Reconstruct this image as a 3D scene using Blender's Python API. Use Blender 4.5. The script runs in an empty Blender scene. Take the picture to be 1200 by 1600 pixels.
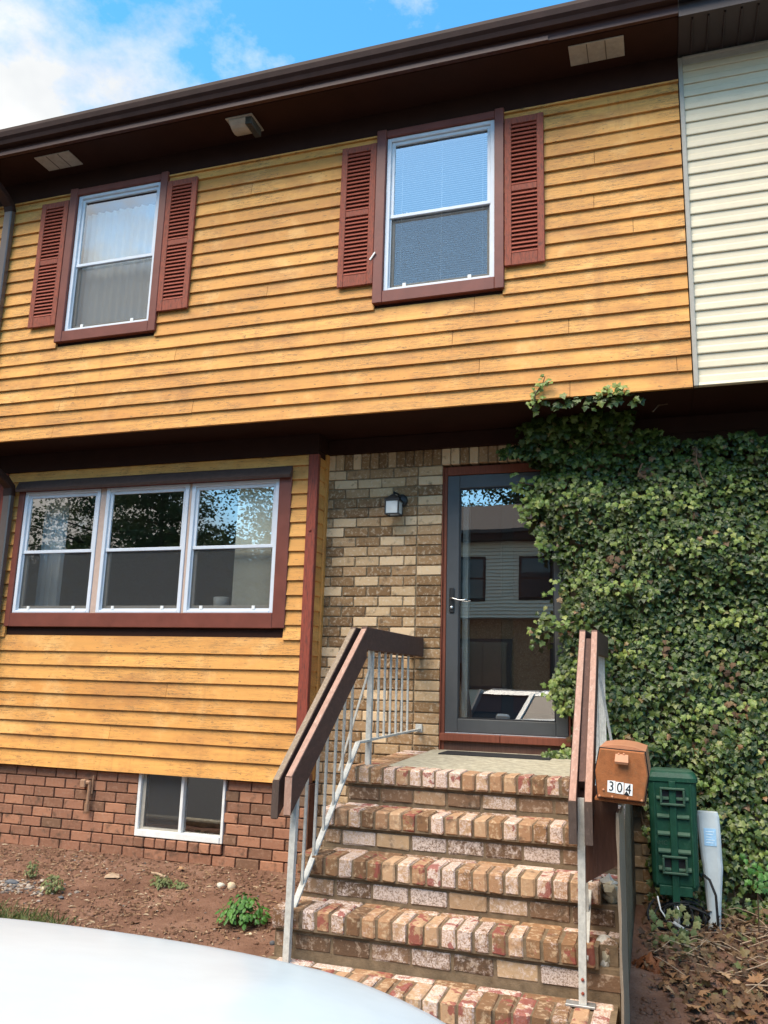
import bpy, bmesh, math, random
from math import sin, cos, pi, radians as RAD
from mathutils import Vector, Matrix, noise as mn
random.seed(7)
S = bpy.context.scene
COL = S.collection
# ------------------------------------------------------------------ camera
cam = bpy.data.cameras.new("camera"); camo = bpy.data.objects.new("camera", cam); COL.objects.link(camo)
r_ = Vector((0.94929228, 0.31311772, 0.02830997)); u_ = Vector((0.03709447, -0.20096595, 0.97889565)); f_ = Vector((-0.31219891, 0.92820794, 0.20239036))
M = Matrix.Identity(4)
for i in range(3):
    M[i][0] = r_[i]; M[i][1] = u_[i]; M[i][2] = -f_[i]
M[0][3], M[1][3], M[2][3] = 1.58298744, -6.13050143, 0.43631529
camo.matrix_world = M
cam.sensor_width = 36.0; cam.lens = 1297.37 / 1600 * 36.0; cam.clip_start = 0.05; cam.clip_end = 2000
S.camera = camo
# ------------------------------------------------------------------ light
SUN_EL, SUN_AZ = 58.0, 205.0         # azimuth: compass angle from +Y clockwise, where the sun stands
w = bpy.data.worlds.new("World"); S.world = w; w.use_nodes = True
nt = w.node_tree; N = nt.nodes; L = nt.links
N.clear()
out = N.new("ShaderNodeOutputWorld"); bg = N.new("ShaderNodeBackground"); sky = N.new("ShaderNodeTexSky")
sky.sky_type = 'NISHITA'; sky.sun_disc = False; sky.sun_elevation = RAD(SUN_EL); sky.sun_rotation = RAD(SUN_AZ)
sky.air_density = 1.0; sky.dust_density = 0.3; sky.ozone_density = 1.5
SKY_STRENGTH = 0.058
tc = N.new("ShaderNodeTexCoord")
mp = N.new("ShaderNodeMapping"); mp.inputs['Scale'].default_value = (1, 1, 1.5); mp.inputs['Location'].default_value = (0.2, 0.5, 0.9)
n1 = N.new("ShaderNodeTexNoise"); n1.inputs['Scale'].default_value = 2.6; n1.inputs['Detail'].default_value = 9; n1.inputs['Roughness'].default_value = 0.62
n2 = N.new("ShaderNodeTexNoise"); n2.inputs['Scale'].default_value = 3.2; n2.inputs['Detail'].default_value = 5
L.new(tc.outputs['Generated'], mp.inputs[0]); L.new(mp.outputs[0], n1.inputs['Vector']); L.new(mp.outputs[0], n2.inputs['Vector'])
dt = N.new("ShaderNodeVectorMath"); dt.operation = 'DOT_PRODUCT'; dt.inputs[1].default_value = (-0.95, 0.12, 0.0)
L.new(tc.outputs['Generated'], dt.inputs[0])
ma = N.new("ShaderNodeMath"); ma.operation = 'MULTIPLY_ADD'; ma.inputs[1].default_value = 0.70
L.new(dt.outputs['Value'], ma.inputs[0]); L.new(n1.outputs['Fac'], ma.inputs[2])
cr = N.new("ShaderNodeValToRGB"); cr.color_ramp.elements[0].position = 0.70; cr.color_ramp.elements[0].color = (0, 0, 0, 1)
cr.color_ramp.elements[1].position = 0.85; cr.color_ramp.elements[1].color = (1, 1, 1, 1)
L.new(ma.outputs[0], cr.inputs[0])
cr2 = N.new("ShaderNodeValToRGB"); cr2.color_ramp.elements[0].position = 0.38; cr2.color_ramp.elements[0].color = (2.9, 3.05, 3.2, 1)
cr2.color_ramp.elements[1].position = 0.55; cr2.color_ramp.elements[1].color = (4.2, 4.2, 4.1, 1)
L.new(n2.outputs['Fac'], cr2.inputs[0])
hs = N.new("ShaderNodeHueSaturation"); hs.inputs['Hue'].default_value = 0.485; hs.inputs['Saturation'].default_value = 1.30; hs.inputs['Value'].default_value = 1.50
L.new(sky.outputs[0], hs.inputs['Color'])
mx = N.new("ShaderNodeMixRGB"); L.new(cr.outputs[0], mx.inputs[0]); L.new(hs.outputs[0], mx.inputs[1]); L.new(cr2.outputs[0], mx.inputs[2])
L.new(mx.outputs[0], bg.inputs[0]); bg.inputs[1].default_value = SKY_STRENGTH; L.new(bg.outputs[0], out.inputs[0])
sl = bpy.data.lights.new("sun", 'SUN'); sl.energy = 1.5; sl.angle = RAD(45); sl.color = (1.0, 0.88, 0.70)
so = bpy.data.objects.new("sun", sl); COL.objects.link(so)
az = RAD(SUN_AZ); el = RAD(SUN_EL)
sd = Vector((sin(az) * cos(el), cos(az) * cos(el), sin(el)))
so.rotation_euler = sd.to_track_quat('Z', 'Y').to_euler(); so.location = (0, -10, 12)
vs = S.view_settings; vs.view_transform = 'Standard'; vs.look = 'None'; vs.gamma = 1.0; vs.exposure = 2.2; vs.use_curve_mapping = False

# ------------------------------------------------------------------ helpers
class MB:
    def __init__(s): s.v = []; s.f = []
    def add(s, vs, fs):
        b = len(s.v); s.v += [tuple(p) for p in vs]; s.f += [tuple(i + b for i in f) for f in fs]; return s
    def box(s, x0, x1, y0, y1, z0, z1):
        return s.add([(x0, y0, z0), (x1, y0, z0), (x1, y1, z0), (x0, y1, z0), (x0, y0, z1), (x1, y0, z1), (x1, y1, z1), (x0, y1, z1)],
                     [(0, 3, 2, 1), (4, 5, 6, 7), (0, 1, 5, 4), (1, 2, 6, 5), (2, 3, 7, 6), (3, 0, 4, 7)])
    def bbox(s, x0, x1, y0, y1, z0, z1, b=0.004):
        "box with all edges chamfered"
        xs = [(x0, x0 + b), (x1, x1 - b)]; vv = []; idx = {}
        for i in (0, 1):
            for j in (0, 1):
                for k in (0, 1):
                    X = (x0, x1)[i]; Y = (y0, y1)[j]; Z = (z0, z1)[k]
                    xi = X + (b if i == 0 else -b); yi = Y + (b if j == 0 else -b); zi = Z + (b if k == 0 else -b)
                    idx[i, j, k, 'x'] = len(vv); vv.append((X, yi, zi))
                    idx[i, j, k, 'y'] = len(vv); vv.append((xi, Y, zi))
                    idx[i, j, k, 'z'] = len(vv); vv.append((xi, yi, Z))
        F = []
        for i in (0, 1): F.append([idx[i, 0, 0, 'x'], idx[i, 1, 0, 'x'], idx[i, 1, 1, 'x'], idx[i, 0, 1, 'x']])
        for j in (0, 1): F.append([idx[0, j, 0, 'y'], idx[1, j, 0, 'y'], idx[1, j, 1, 'y'], idx[0, j, 1, 'y']])
        for k in (0, 1): F.append([idx[0, 0, k, 'z'], idx[1, 0, k, 'z'], idx[1, 1, k, 'z'], idx[0, 1, k, 'z']])
        for i in (0, 1):
            for j in (0, 1): F.append([idx[i, j, 0, 'x'], idx[i, j, 1, 'x'], idx[i, j, 1, 'y'], idx[i, j, 0, 'y']])
            for k in (0, 1): F.append([idx[i, 0, k, 'x'], idx[i, 1, k, 'x'], idx[i, 1, k, 'z'], idx[i, 0, k, 'z']])
        for j in (0, 1):
            for k in (0, 1): F.append([idx[0, j, k, 'y'], idx[1, j, k, 'y'], idx[1, j, k, 'z'], idx[0, j, k, 'z']])
        for i in (0, 1):
            for j in (0, 1):
                for k in (0, 1): F.append([idx[i, j, k, 'x'], idx[i, j, k, 'y'], idx[i, j, k, 'z']])
        return s.add(vv, F)
    def beam(s, a, b, wd, ht, up=(0, 0, 1)):
        "rectangular bar from a to b; wd across, ht along 'up'"
        a = Vector(a); b = Vector(b); d = (b - a).normalized(); sx = d.cross(Vector(up)).normalized(); uz = sx.cross(d).normalized()
        vv = []
        for p in (a, b):
            for (i, j) in ((-1, -1), (1, -1), (1, 1), (-1, 1)): vv.append(p + sx * i * wd / 2 + uz * j * ht / 2)
        return s.add(vv, [(0, 1, 2, 3), (7, 6, 5, 4), (0, 4, 5, 1), (1, 5, 6, 2), (2, 6, 7, 3), (3, 7, 4, 0)])
    def tube(s, pts, r, n=8, r2=None):
        pts = [Vector(p) for p in pts]; vv = []; m = len(pts); ref = Vector((0.31, 0.2, 0.93))
        for i, p in enumerate(pts):
            d = (pts[min(i + 1, m - 1)] - pts[max(i - 1, 0)]).normalized()
            a = d.cross(ref)
            if a.length < 1e-3: a = d.cross(Vector((1, 0, 0)))
            a.normalize(); b = d.cross(a)
            rr = r if r2 is None else r + (r2 - r) * i / max(1, m - 1)
            for k in range(n): vv.append(p + (a * cos(2 * pi * k / n) + b * sin(2 * pi * k / n)) * rr)
        F = [tuple(range(n)), tuple(reversed(range((m - 1) * n, m * n)))]
        for i in range(m - 1):
            for k in range(n): F.append((i * n + k, i * n + (k + 1) % n, (i + 1) * n + (k + 1) % n, (i + 1) * n + k))
        return s.add(vv, F)
    def prism(s, poly, ax, a, b):
        "polygon (2-D points) extruded along axis ax from a to b"
        def P(p, t):
            return {'x': (t, p[0], p[1]), 'y': (p[0], t, p[1]), 'z': (p[0], p[1], t)}[ax]
        n = len(poly); vv = [P(p, a) for p in poly] + [P(p, b) for p in poly]
        F = [tuple(range(n)), tuple(reversed(range(n, 2 * n)))] + [(i, (i + 1) % n, n + (i + 1) % n, n + i) for i in range(n)]
        return s.add(vv, F)
    def lathe(s, prof, c, n=16):
        vv = []; c = Vector(c)
        for (r, z) in prof:
            for k in range(n): vv.append(c + Vector((r * cos(2 * pi * k / n), r * sin(2 * pi * k / n), z)))
        F = []
        for i in range(len(prof) - 1):
            for k in range(n): F.append((i * n + k, i * n + (k + 1) % n, (i + 1) * n + (k + 1) % n, (i + 1) * n + k))
        F += [tuple(reversed(range(n))), tuple(range((len(prof) - 1) * n, len(prof) * n))]
        return s.add(vv, F)
    def xf(s, m):
        s.v = [tuple(m @ Vector(p)) for p in s.v]; return s
    def mesh(s, name, off=(0, 0, 0), smooth=False, fix=True):
        me = bpy.data.meshes.new(name)
        me.from_pydata([(p[0] - off[0], p[1] - off[1], p[2] - off[2]) for p in s.v], [], s.f)
        if fix and len(s.f) < 4000:
            bm = bmesh.new(); bm.from_mesh(me); bmesh.ops.recalc_face_normals(bm, faces=bm.faces); bm.to_mesh(me); bm.free()
        if smooth:
            me.polygons.foreach_set('use_smooth', [True] * len(me.polygons))
        me.update(); return me

def worldloc(o):
    p = Vector((0, 0, 0))
    while o is not None: p = p + o.location; o = o.parent
    return p
def props(o, label=None, cat=None, group=None, kind=None):
    if label: o['label'] = label
    if cat: o['category'] = cat
    if group: o['group'] = group
    if kind: o['kind'] = kind
    return o
def thing(name, label, cat, loc, group=None):
    o = bpy.data.objects.new(name, None); COL.objects.link(o); o.location = loc; o.empty_display_size = 0.1
    return props(o, label, cat, group)
def link(name, me, m, parent=None, loc=(0, 0, 0)):
    o = bpy.data.objects.new(name, me); COL.objects.link(o)
    if m is not None and not me.materials: me.materials.append(m)
    o.parent = parent; o.location = loc
    return o
def obj(name, mb, m, parent=None, smooth=False, origin=None, kind=None, fix=True):
    "mesh built in world coordinates; origin = world point of its origin (top-level only)"
    off = worldloc(parent) if parent is not None else Vector(origin or (0, 0, 0))
    o = link(name, mb.mesh(name, off, smooth, fix), m, parent)
    if parent is None: o.location = off
    if kind: o['kind'] = kind
    return o
def piece(name, me, m, parent, wloc):
    "shared mesh placed at a world point under a parent"
    return link(name, me, m, parent, Vector(wloc) - worldloc(parent))
def fbm(x, y, z=0.0, o=4):
    return mn.fractal(Vector((x, y, z)), 1.0, 2.0, o)

# ------------------------------------------------------------------ materials
class NT:
    def __init__(s, name):
        s.m = bpy.data.materials.new(name); s.m.use_nodes = True; s.t = s.m.node_tree; s.t.nodes.clear()
        s.out = s.n("ShaderNodeOutputMaterial"); s.p = s.n("ShaderNodeBsdfPrincipled"); s.l(s.p.outputs[0], s.out.inputs[0])
        s.geo = s.n("ShaderNodeNewGeometry"); s.oi = s.n("ShaderNodeObjectInfo")
    def n(s, t): return s.t.nodes.new(t)
    def l(s, a, b): s.t.links.new(a, b)
    def set(s, k, v):
        if hasattr(v, 'is_linked') or hasattr(v, 'links'): s.l(v, s.p.inputs[k])
        else: s.p.inputs[k].default_value = v
    def pos(s, scale=(1, 1, 1)):
        m = s.n("ShaderNodeMapping"); m.inputs['Scale'].default_value = scale; s.l(s.geo.outputs['Position'], m.inputs[0]); return m.outputs[0]
    def noise(s, scale, detail=4, rough=0.55, st=(1, 1, 1), dist=0.0):
        n = s.n("ShaderNodeTexNoise"); n.inputs['Scale'].default_value = scale; n.inputs['Detail'].default_value = detail
        n.inputs['Roughness'].default_value = rough; n.inputs['Distortion'].default_value = dist
        s.l(s.pos(st), n.inputs['Vector']); return n.outputs['Fac']
    def ramp(s, fac, stops, const=False):
        r = s.n("ShaderNodeValToRGB"); e = r.color_ramp.elements
        if const: r.color_ramp.interpolation = 'CONSTANT'
        while len(e) < len(stops): e.new(0.5)
        for q, (p, c) in zip(e, stops):
            q.position = p; q.color = (c if len(c) == 4 else (*c, 1)) if isinstance(c, (tuple, list)) else (c, c, c, 1)
        s.l(fac, r.inputs[0]); return r.outputs[0]
    def mix(s, fac, a, b, mode='MIX'):
        m = s.n("ShaderNodeMixRGB"); m.blend_type = mode
        for i, q in enumerate((fac, a, b)):
            if hasattr(q, 'links'): s.l(q, m.inputs[i])
            else: m.inputs[i].default_value = q if i == 0 else (*q, 1) if len(q) == 3 else q
        return m.outputs[0]
    def math(s, op, a, b=0.5):
        m = s.n("ShaderNodeMath"); m.operation = op
        for i, q in enumerate((a, b)):
            if hasattr(q, 'links'): s.l(q, m.inputs[i])
            else: m.inputs[i].default_value = q
        return m.outputs[0]
    def bump(s, h, strength=0.3, dist=0.01):
        b = s.n("ShaderNodeBump"); b.inputs['Strength'].default_value = strength; b.inputs['Distance'].default_value = dist
        s.l(h, b.inputs['Height']); s.l(b.outputs[0], s.p.inputs['Normal']); return s
def plain(name, c, rough=0.6, metal=0.0, vary=0.12, scale=25, bump=0.12, spec=0.35, st=(1, 1, 1)):
    t = NT(name); f = t.noise(scale, 5, 0.6, st)
    lo = tuple(x * (1 - vary) for x in c); hi = tuple(min(1, x * (1 + vary)) for x in c)
    t.set('Base Color', t.ramp(f, [(0.3, lo), (0.7, hi)])); t.set('Roughness', rough); t.set('Metallic', metal); t.set('Specular IOR Level', spec)
    if bump: t.bump(t.noise(scale * 5, 3, 0.6, st), bump, 0.004)
    return t.m
def brick_mat(name, stops, speck=(0.62, 0.50, 0.36), speck_amt=0.55, dark=(0.07, 0.05, 0.035), white=None, red=None, wlow=0.55, rlow=0.63):
    t = NT(name); base = t.ramp(t.oi.outputs['Random'], stops)
    a = t.noise(38, 5, 0.65); base = t.mix(t.ramp(a, [(0.52, 0.0), (0.64, speck_amt)]), base, speck)
    b = t.noise(14, 4, 0.6); base = t.mix(t.ramp(b, [(0.30, 0.65), (0.44, 0.0)]), base, dark)
    r2 = t.math('FRACT', t.math('MULTIPLY', t.oi.outputs['Random'], 17.3))
    if white:
        q = t.math('ADD', t.math('MULTIPLY', t.noise(30, 6, 0.72), 0.62), t.math('MULTIPLY', r2, 0.36))
        base = t.mix(t.math('MULTIPLY', t.ramp(q, [(wlow, 0.0), (wlow + 0.10, 0.9)]), t.ramp(t.noise(120, 5, 0.8), [(0.42, 0.1), (0.54, 1.0)])), base, white)
    if red:
        r3 = t.math('FRACT', t.math('MULTIPLY', t.oi.outputs['Random'], 41.7))
        q = t.math('ADD', t.math('MULTIPLY', t.noise(16, 5, 0.6), 0.8), t.math('MULTIPLY', r3, 0.22))
        base = t.mix(t.ramp(q, [(rlow, 0.0), (rlow + 0.035, 0.85)]), base, red)
    t.set('Base Color', base); t.set('Roughness', 0.9); t.set('Specular IOR Level', 0.2)
    h = t.math('ADD', t.noise(60, 4, 0.7), t.math('MULTIPLY', t.noise(220, 2, 0.6), 0.4))
    t.bump(h, 0.55, 0.006); return t.m
MAT = {}
MAT['brick_tan'] = brick_mat('brick_tan', [(0.0, (0.165, 0.092, 0.043)), (0.28, (0.25, 0.145, 0.068)), (0.52, (0.36, 0.222, 0.115)), (0.72, (0.50, 0.34, 0.19)), (1.0, (0.68, 0.49, 0.30))])
MAT['brick_red'] = brick_mat('brick_red', [(0.0, (0.17, 0.098, 0.06)), (0.2, (0.24, 0.115, 0.07)), (0.6, (0.31, 0.145, 0.088)), (1.0, (0.40, 0.19, 0.11))], speck=(0.40, 0.25, 0.17), speck_amt=0.30)
MAT['brick_step'] = brick_mat('brick_step', [(0.0, (0.16, 0.085, 0.045)), (0.35, (0.27, 0.145, 0.072)), (0.7, (0.36, 0.20, 0.11)), (1.0, (0.44, 0.275, 0.16))], speck=(0.60, 0.44, 0.28), white=(0.66, 0.53, 0.47), red=(0.24, 0.062, 0.05), wlow=0.515, rlow=0.605)
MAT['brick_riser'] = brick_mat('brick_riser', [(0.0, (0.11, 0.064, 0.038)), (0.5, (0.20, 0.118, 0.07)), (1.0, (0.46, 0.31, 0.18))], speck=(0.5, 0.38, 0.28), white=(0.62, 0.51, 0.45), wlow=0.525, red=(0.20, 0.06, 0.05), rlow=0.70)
def mortar(name, c):
    t = NT(name); t.set('Base Color', t.ramp(t.noise(20, 6, 0.7), [(0.3, tuple(x * 0.6 for x in c)), (0.7, tuple(x * 1.25 for x in c))])); t.set('Roughness', 0.95); t.set('Specular IOR Level', 0.1)
    t.bump(t.noise(160, 4, 0.7), 0.6, 0.006); return t.m
MAT['brick_brown'] = brick_mat('brick_brown', [(0.0, (0.13, 0.085, 0.055)), (0.4, (0.19, 0.12, 0.078)), (0.75, (0.25, 0.15, 0.095)), (1.0, (0.30, 0.15, 0.092))], speck=(0.36, 0.26, 0.18), speck_amt=0.35)
MAT['mortar_tan'] = mortar('mortar_tan', (0.27, 0.20, 0.125)); MAT['mortar_red'] = mortar('mortar_red', (0.15, 0.078, 0.053)); MAT['mortar_step'] = mortar('mortar_step', (0.19, 0.135, 0.085))
MAT['mortar_grey'] = mortar('mortar_grey', (0.42, 0.40, 0.36)); MAT['concrete'] = mortar('concrete', (0.40, 0.36, 0.27))
def siding(name, c, c2, bare):
    t = NT(name)
    r = t.ramp(t.oi.outputs['Random'], [(0.0, c2), (1.0, c)])
    g = t.noise(7, 5, 0.6, (0.22, 1, 3.0)); col = t.mix(t.ramp(g, [(0.35, 0.60), (0.62, 0.0)]), r, tuple(x * 0.66 for x in c))
    g1 = t.noise(3.1, 5, 0.65); col = t.mix(t.ramp(g1, [(0.54, 0.0), (0.70, 0.5)]), col, (0.78, 0.47, 0.18)); g0 = t.noise(1.6, 6, 0.7, (1, 1, 2.2)); col = t.mix(t.ramp(g0, [(0.34, 0.75), (0.52, 0.0)]), col, (0.40, 0.175, 0.055)); gs = t.noise(5.0, 5, 0.65, (2.2, 1, 0.16)); col = t.mix(t.ramp(gs, [(0.56, 0.0), (0.72, 0.40)]), col, (0.36, 0.165, 0.06))
    g2 = t.noise(30, 6, 0.7, (0.10, 1, 1.9), 0.4); m1 = t.ramp(g2, [(0.480, 0.0), (0.494, 1.0), (0.506, 1.0), (0.520, 0.0)])
    zone = t.ramp(t.noise(2.6, 3, 0.6), [(0.42, 0.0), (0.56, 1.0)])
    col = t.mix(t.math('MULTIPLY', m1, t.math('MULTIPLY', zone, 0.95)), col, bare)
    g3 = t.noise(48, 3, 0.6, (0.35, 1, 1.3)); chips = t.ramp(g3, [(0.655, 0.0), (0.67, 1.0)])
    col = t.mix(t.math('MULTIPLY', chips, 0.75), col, bare)
    t.set('Base Color', col); t.set('Roughness', 0.62); t.set('Specular IOR Level', 0.25)
    h = t.math('ADD', t.math('MULTIPLY', g2, 0.7), t.math('MULTIPLY', t.noise(90, 3, 0.6, (0.2, 1, 1.5)), 0.4)); t.bump(h, 0.35, 0.005); return t.m
MAT['siding'] = siding('yellow_siding', (0.76, 0.375, 0.102), (0.56, 0.25, 0.062), (0.20, 0.115, 0.05))
MAT['vinyl'] = plain('cream_vinyl', (0.63, 0.54, 0.385), 0.5, vary=0.05, scale=6, bump=0.05)
MAT['vinyl_trim'] = plain('grey_beige_trim', (0.36, 0.33, 0.28), 0.5, vary=0.08, bump=0.05)
def wood(name, c, worn, wear=0.6, st=(9, 9, 1.2), rough=0.65, lo=0.56):
    t = NT(name); g = t.noise(9, 6, 0.65, st); col = t.mix(t.ramp(g, [(0.35, 0.6), (0.6, 0.0)]), c, tuple(x * 0.6 for x in c))
    g2 = t.noise(14, 6, 0.7, tuple(q * 0.7 for q in st)); col = t.mix(t.ramp(g2, [(lo, 0.0), (lo + 0.12, wear)]), col, worn)
    t.set('Base Color', col); t.set('Roughness', rough); t.set('Specular IOR Level', 0.25); t.bump(t.noise(40, 4, 0.6, st), 0.35, 0.004); return t.m
MAT['brown'] = plain('brown_soffit_paint', (0.030, 0.012, 0.008), 0.7, vary=0.15, scale=5, spec=0.12)
MAT['brown_trim'] = plain('brown_trim_paint', (0.060, 0.022, 0.016), 0.5, vary=0.12, scale=8)
MAT['gutter'] = plain('brown_gutter', (0.040, 0.019, 0.015), 0.6, vary=0.2, scale=7, spec=0.2)
MAT['drip'] = plain('brown_metal_cap', (0.085, 0.052, 0.042), 0.5, vary=0.15, spec=0.25)
MAT['downspout'] = plain('brown_downspout', (0.10, 0.075, 0.065), 0.30, vary=0.1, scale=7, spec=0.6)
MAT['casing'] = plain('red_brown_casing', (0.165, 0.047, 0.031), 0.42, vary=0.16, scale=6, bump=0.06)
MAT['shutter'] = wood('weathered_red_shutter', (0.30, 0.076, 0.044), (0.11, 0.048, 0.036), 0.75, (8, 8, 2), lo=0.50)
MAT['slat'] = wood('red_shutter_slat', (0.31, 0.074, 0.045), (0.15, 0.045, 0.03), 0.5, (2, 8, 8))
MAT['post_red'] = wood('peeling_red_post', (0.28, 0.062, 0.038), (0.08, 0.035, 0.03), 0.8, (10, 10, 1.0), lo=0.50)
MAT['jamb'] = wood('red_wood_jamb', (0.21, 0.062, 0.034), (0.12, 0.04, 0.025), 0.5, (10, 10, 1.0))
MAT['rail'] = wood('brown_rail_paint', (0.095, 0.050, 0.038), (0.16, 0.085, 0.065), 0.6, (6, 2, 4))
MAT['rail_worn_lit'] = wood('lit_worn_pink_rail_paint', (0.38, 0.225, 0.170), (0.50, 0.38, 0.31), 0.7, (8, 2, 4))  # worn pink, lightened: light from above is put into the colour
MAT['rail_end'] = wood('bare_rail_end', (0.085, 0.058, 0.047), (0.16, 0.11, 0.09), 0.6, (9, 9, 3))
MAT['ply'] = wood('brown_board', (0.115, 0.055, 0.038), (0.22, 0.15, 0.115), 0.5, (9, 9, 0.8), lo=0.60)
MAT['grey_wood'] = wood('weathered_grey_board', (0.25, 0.185, 0.13), (0.46, 0.38, 0.29), 0.7, (9, 9, 1.0))
MAT['iron'] = wood('silver_painted_iron', (0.53, 0.51, 0.46), (0.33, 0.27, 0.20), 0.5, (5, 5, 4), 0.45, lo=0.66)
MAT['alum'] = plain('silver_window_frame', (0.62, 0.65, 0.70), 0.4, vary=0.06, scale=8, bump=0.03, spec=0.5)
MAT['white_frame'] = plain('white_window_frame', (0.74, 0.73, 0.70), 0.5, vary=0.1, scale=14)
MAT['mullion'] = plain('pinkish_mullion', (0.50, 0.36, 0.29), 0.5, vary=0.08)
MAT['door_grey'] = plain('charcoal_storm_door', (0.062, 0.064, 0.066), 0.40, vary=0.08, scale=9, bump=0.03, spec=0.45)
MAT['black'] = plain('black_metal', (0.018, 0.018, 0.019), 0.45, vary=0.2)
MAT['chrome'] = plain('brushed_metal', (0.55, 0.55, 0.54), 0.28, metal=1.0, vary=0.06, bump=0.0)
MAT['rubber'] = plain('black_rubber', (0.014, 0.014, 0.015), 0.85, vary=0.3, scale=60, bump=0.4)
MAT['vent'] = plain('aged_white_vent', (0.36, 0.33, 0.28), 0.6, vary=0.15, scale=18)
MAT['vent_dark'] = plain('vent_slot_dark', (0.10, 0.09, 0.075), 0.8)
MAT['shingle'] = plain('dark_shingle', (0.060, 0.048, 0.043), 0.95, vary=0.4, scale=30, bump=0.6)
MAT['interior'] = plain('dim_room_wall', (0.18, 0.17, 0.155), 0.9, vary=0.05, scale=2, bump=0)
MAT['curtain'] = plain('cream_fabric', (0.85, 0.80, 0.66), 0.85, vary=0.06, scale=20)
MAT['white_cloth'] = plain('white_fabric', (0.80, 0.80, 0.79), 0.85, vary=0.04, scale=20)
MAT['blind'] = plain('white_blind', (0.78, 0.80, 0.82), 0.5, vary=0.03, bump=0)
def frosted(name):
    t = NT(name); tr = t.n("ShaderNodeBsdfTransparent"); m = t.n("ShaderNodeMixShader"); m.inputs[0].default_value = 0.42
    t.set('Base Color', (0.82, 0.86, 0.86, 1)); t.set('Roughness', 0.15)
    t.l(tr.outputs[0], m.inputs[1]); t.l(t.p.outputs[0], m.inputs[2]); t.l(m.outputs[0], t.out.inputs[0]); return t.m
def glass(name, refl=0.13, tint=(0.93, 0.95, 0.95), grow=0.9):
    t = NT(name); t.t.nodes.remove(t.p)
    tr = t.n("ShaderNodeBsdfTransparent"); tr.inputs[0].default_value = (*tint, 1); gl = t.n("ShaderNodeBsdfGlossy"); gl.inputs['Roughness'].default_value = 0.0
    gl.inputs[0].default_value = (0.97, 0.92, 0.87, 1)
    lw = t.n("ShaderNodeFresnel"); lw.inputs[0].default_value = 1.5
    f = t.math('MULTIPLY', t.math('ADD', t.math('MULTIPLY', lw.outputs[0], grow), refl), t.math('SUBTRACT', 1.0, t.geo.outputs['Backfacing']))
    b = t.n("ShaderNodeBump"); b.inputs['Strength'].default_value = 0.03; b.inputs['Distance'].default_value = 0.012; t.l(t.noise(2.2, 2, 0.5), b.inputs['Height']); t.l(b.outputs[0], gl.inputs['Normal'])
    m = t.n("ShaderNodeMixShader"); t.l(f, m.inputs[0]); t.l(tr.outputs[0], m.inputs[1]); t.l(gl.outputs[0], m.inputs[2]); t.l(m.outputs[0], t.out.inputs[0]); return t.m
MAT['glass'] = glass('window_glass', 0.36); MAT['door_glass'] = glass('storm_door_glass', 0.31, (0.75, 0.78, 0.78)); MAT['bay_glass'] = glass('bay_glass', 0.26); MAT['lamp_glass'] = frosted('lantern_glass')
def screen(name):
    t = NT(name); tr = t.n("ShaderNodeBsdfTransparent"); m = t.n("ShaderNodeMixShader"); m.inputs[0].default_value = 0.26
    t.set('Base Color', (0.06, 0.061, 0.063, 1)); t.set('Roughness', 0.6)
    t.l(tr.outputs[0], m.inputs[1]); t.l(t.p.outputs[0], m.inputs[2]); t.l(m.outputs[0], t.out.inputs[0]); return t.m
MAT['screen'] = screen('insect_screen')
def leaf_mat(name, stops, rough=0.42, trans=0.12, spec=0.35):
    t = NT(name); r = t.math('FRACT', t.math('ADD', t.geo.outputs['Random Per Island'], t.oi.outputs['Random']))
    col = t.ramp(r, stops); col = t.mix(t.ramp(t.noise(90, 3, 0.6), [(0.4, 0.0), (0.7, 0.35)]), col, tuple(x * 0.6 for x in stops[len(stops) // 2][1]))
    t.set('Base Color', col); t.set('Roughness', rough); t.set('Specular IOR Level', spec)
    tl = t.n("ShaderNodeBsdfTranslucent"); t.l(col, tl.inputs[0]); m = t.n("ShaderNodeMixShader"); m.inputs[0].default_value = trans
    t.l(t.p.outputs[0], m.inputs[1]); t.l(tl.outputs[0], m.inputs[2]); t.l(m.outputs[0], t.out.inputs[0]); return t.m
MAT['ivy'] = leaf_mat('ivy_leaf', [(0.0, (0.010, 0.025, 0.004)), (0.35, (0.027, 0.053, 0.008)), (0.65, (0.062, 0.098, 0.017)), (0.90, (0.125, 0.160, 0.032)), (0.965, (0.19, 0.21, 0.065)), (0.992, (0.22, 0.11, 0.05))], 0.40, 0.10, 0.35)
MAT['ivy_young'] = leaf_mat('young_ivy_leaf', [(0.0, (0.10, 0.16, 0.032)), (0.5, (0.16, 0.22, 0.045)), (1.0, (0.28, 0.31, 0.08))])
MAT['stem'] = plain('ivy_stem', (0.11, 0.07, 0.042), 0.8, vary=0.3, scale=30)
MAT['dry'] = leaf_mat('dry_leaf', [(0.0, (0.11, 0.05, 0.022)), (0.35, (0.20, 0.095, 0.040)), (0.7, (0.32, 0.17, 0.080)), (1.0, (0.46, 0.29, 0.16))], 0.7, 0.1)
MAT['dead'] = leaf_mat('dead_ivy_leaf', [(0.0, (0.06, 0.032, 0.018)), (0.5, (0.12, 0.066, 0.032)), (0.85, (0.20, 0.12, 0.06)), (1.0, (0.10, 0.12, 0.04))], 0.7, 0.08)
MAT['weed'] = leaf_mat('weed_leaf', [(0.0, (0.030, 0.105, 0.014)), (0.5, (0.052, 0.15, 0.022)), (1.0, (0.085, 0.21, 0.035))], 0.5)
MAT['sprout'] = leaf_mat('sprout_leaf', [(0.0, (0.08, 0.115, 0.035)), (0.5, (0.13, 0.15, 0.05)), (1.0, (0.20, 0.20, 0.08))], 0.6)
MAT['grass'] = leaf_mat('grass_blade', [(0.0, (0.06, 0.10, 0.02)), (0.6, (0.12, 0.15, 0.045)), (1.0, (0.26, 0.22, 0.10))], 0.6)
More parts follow.
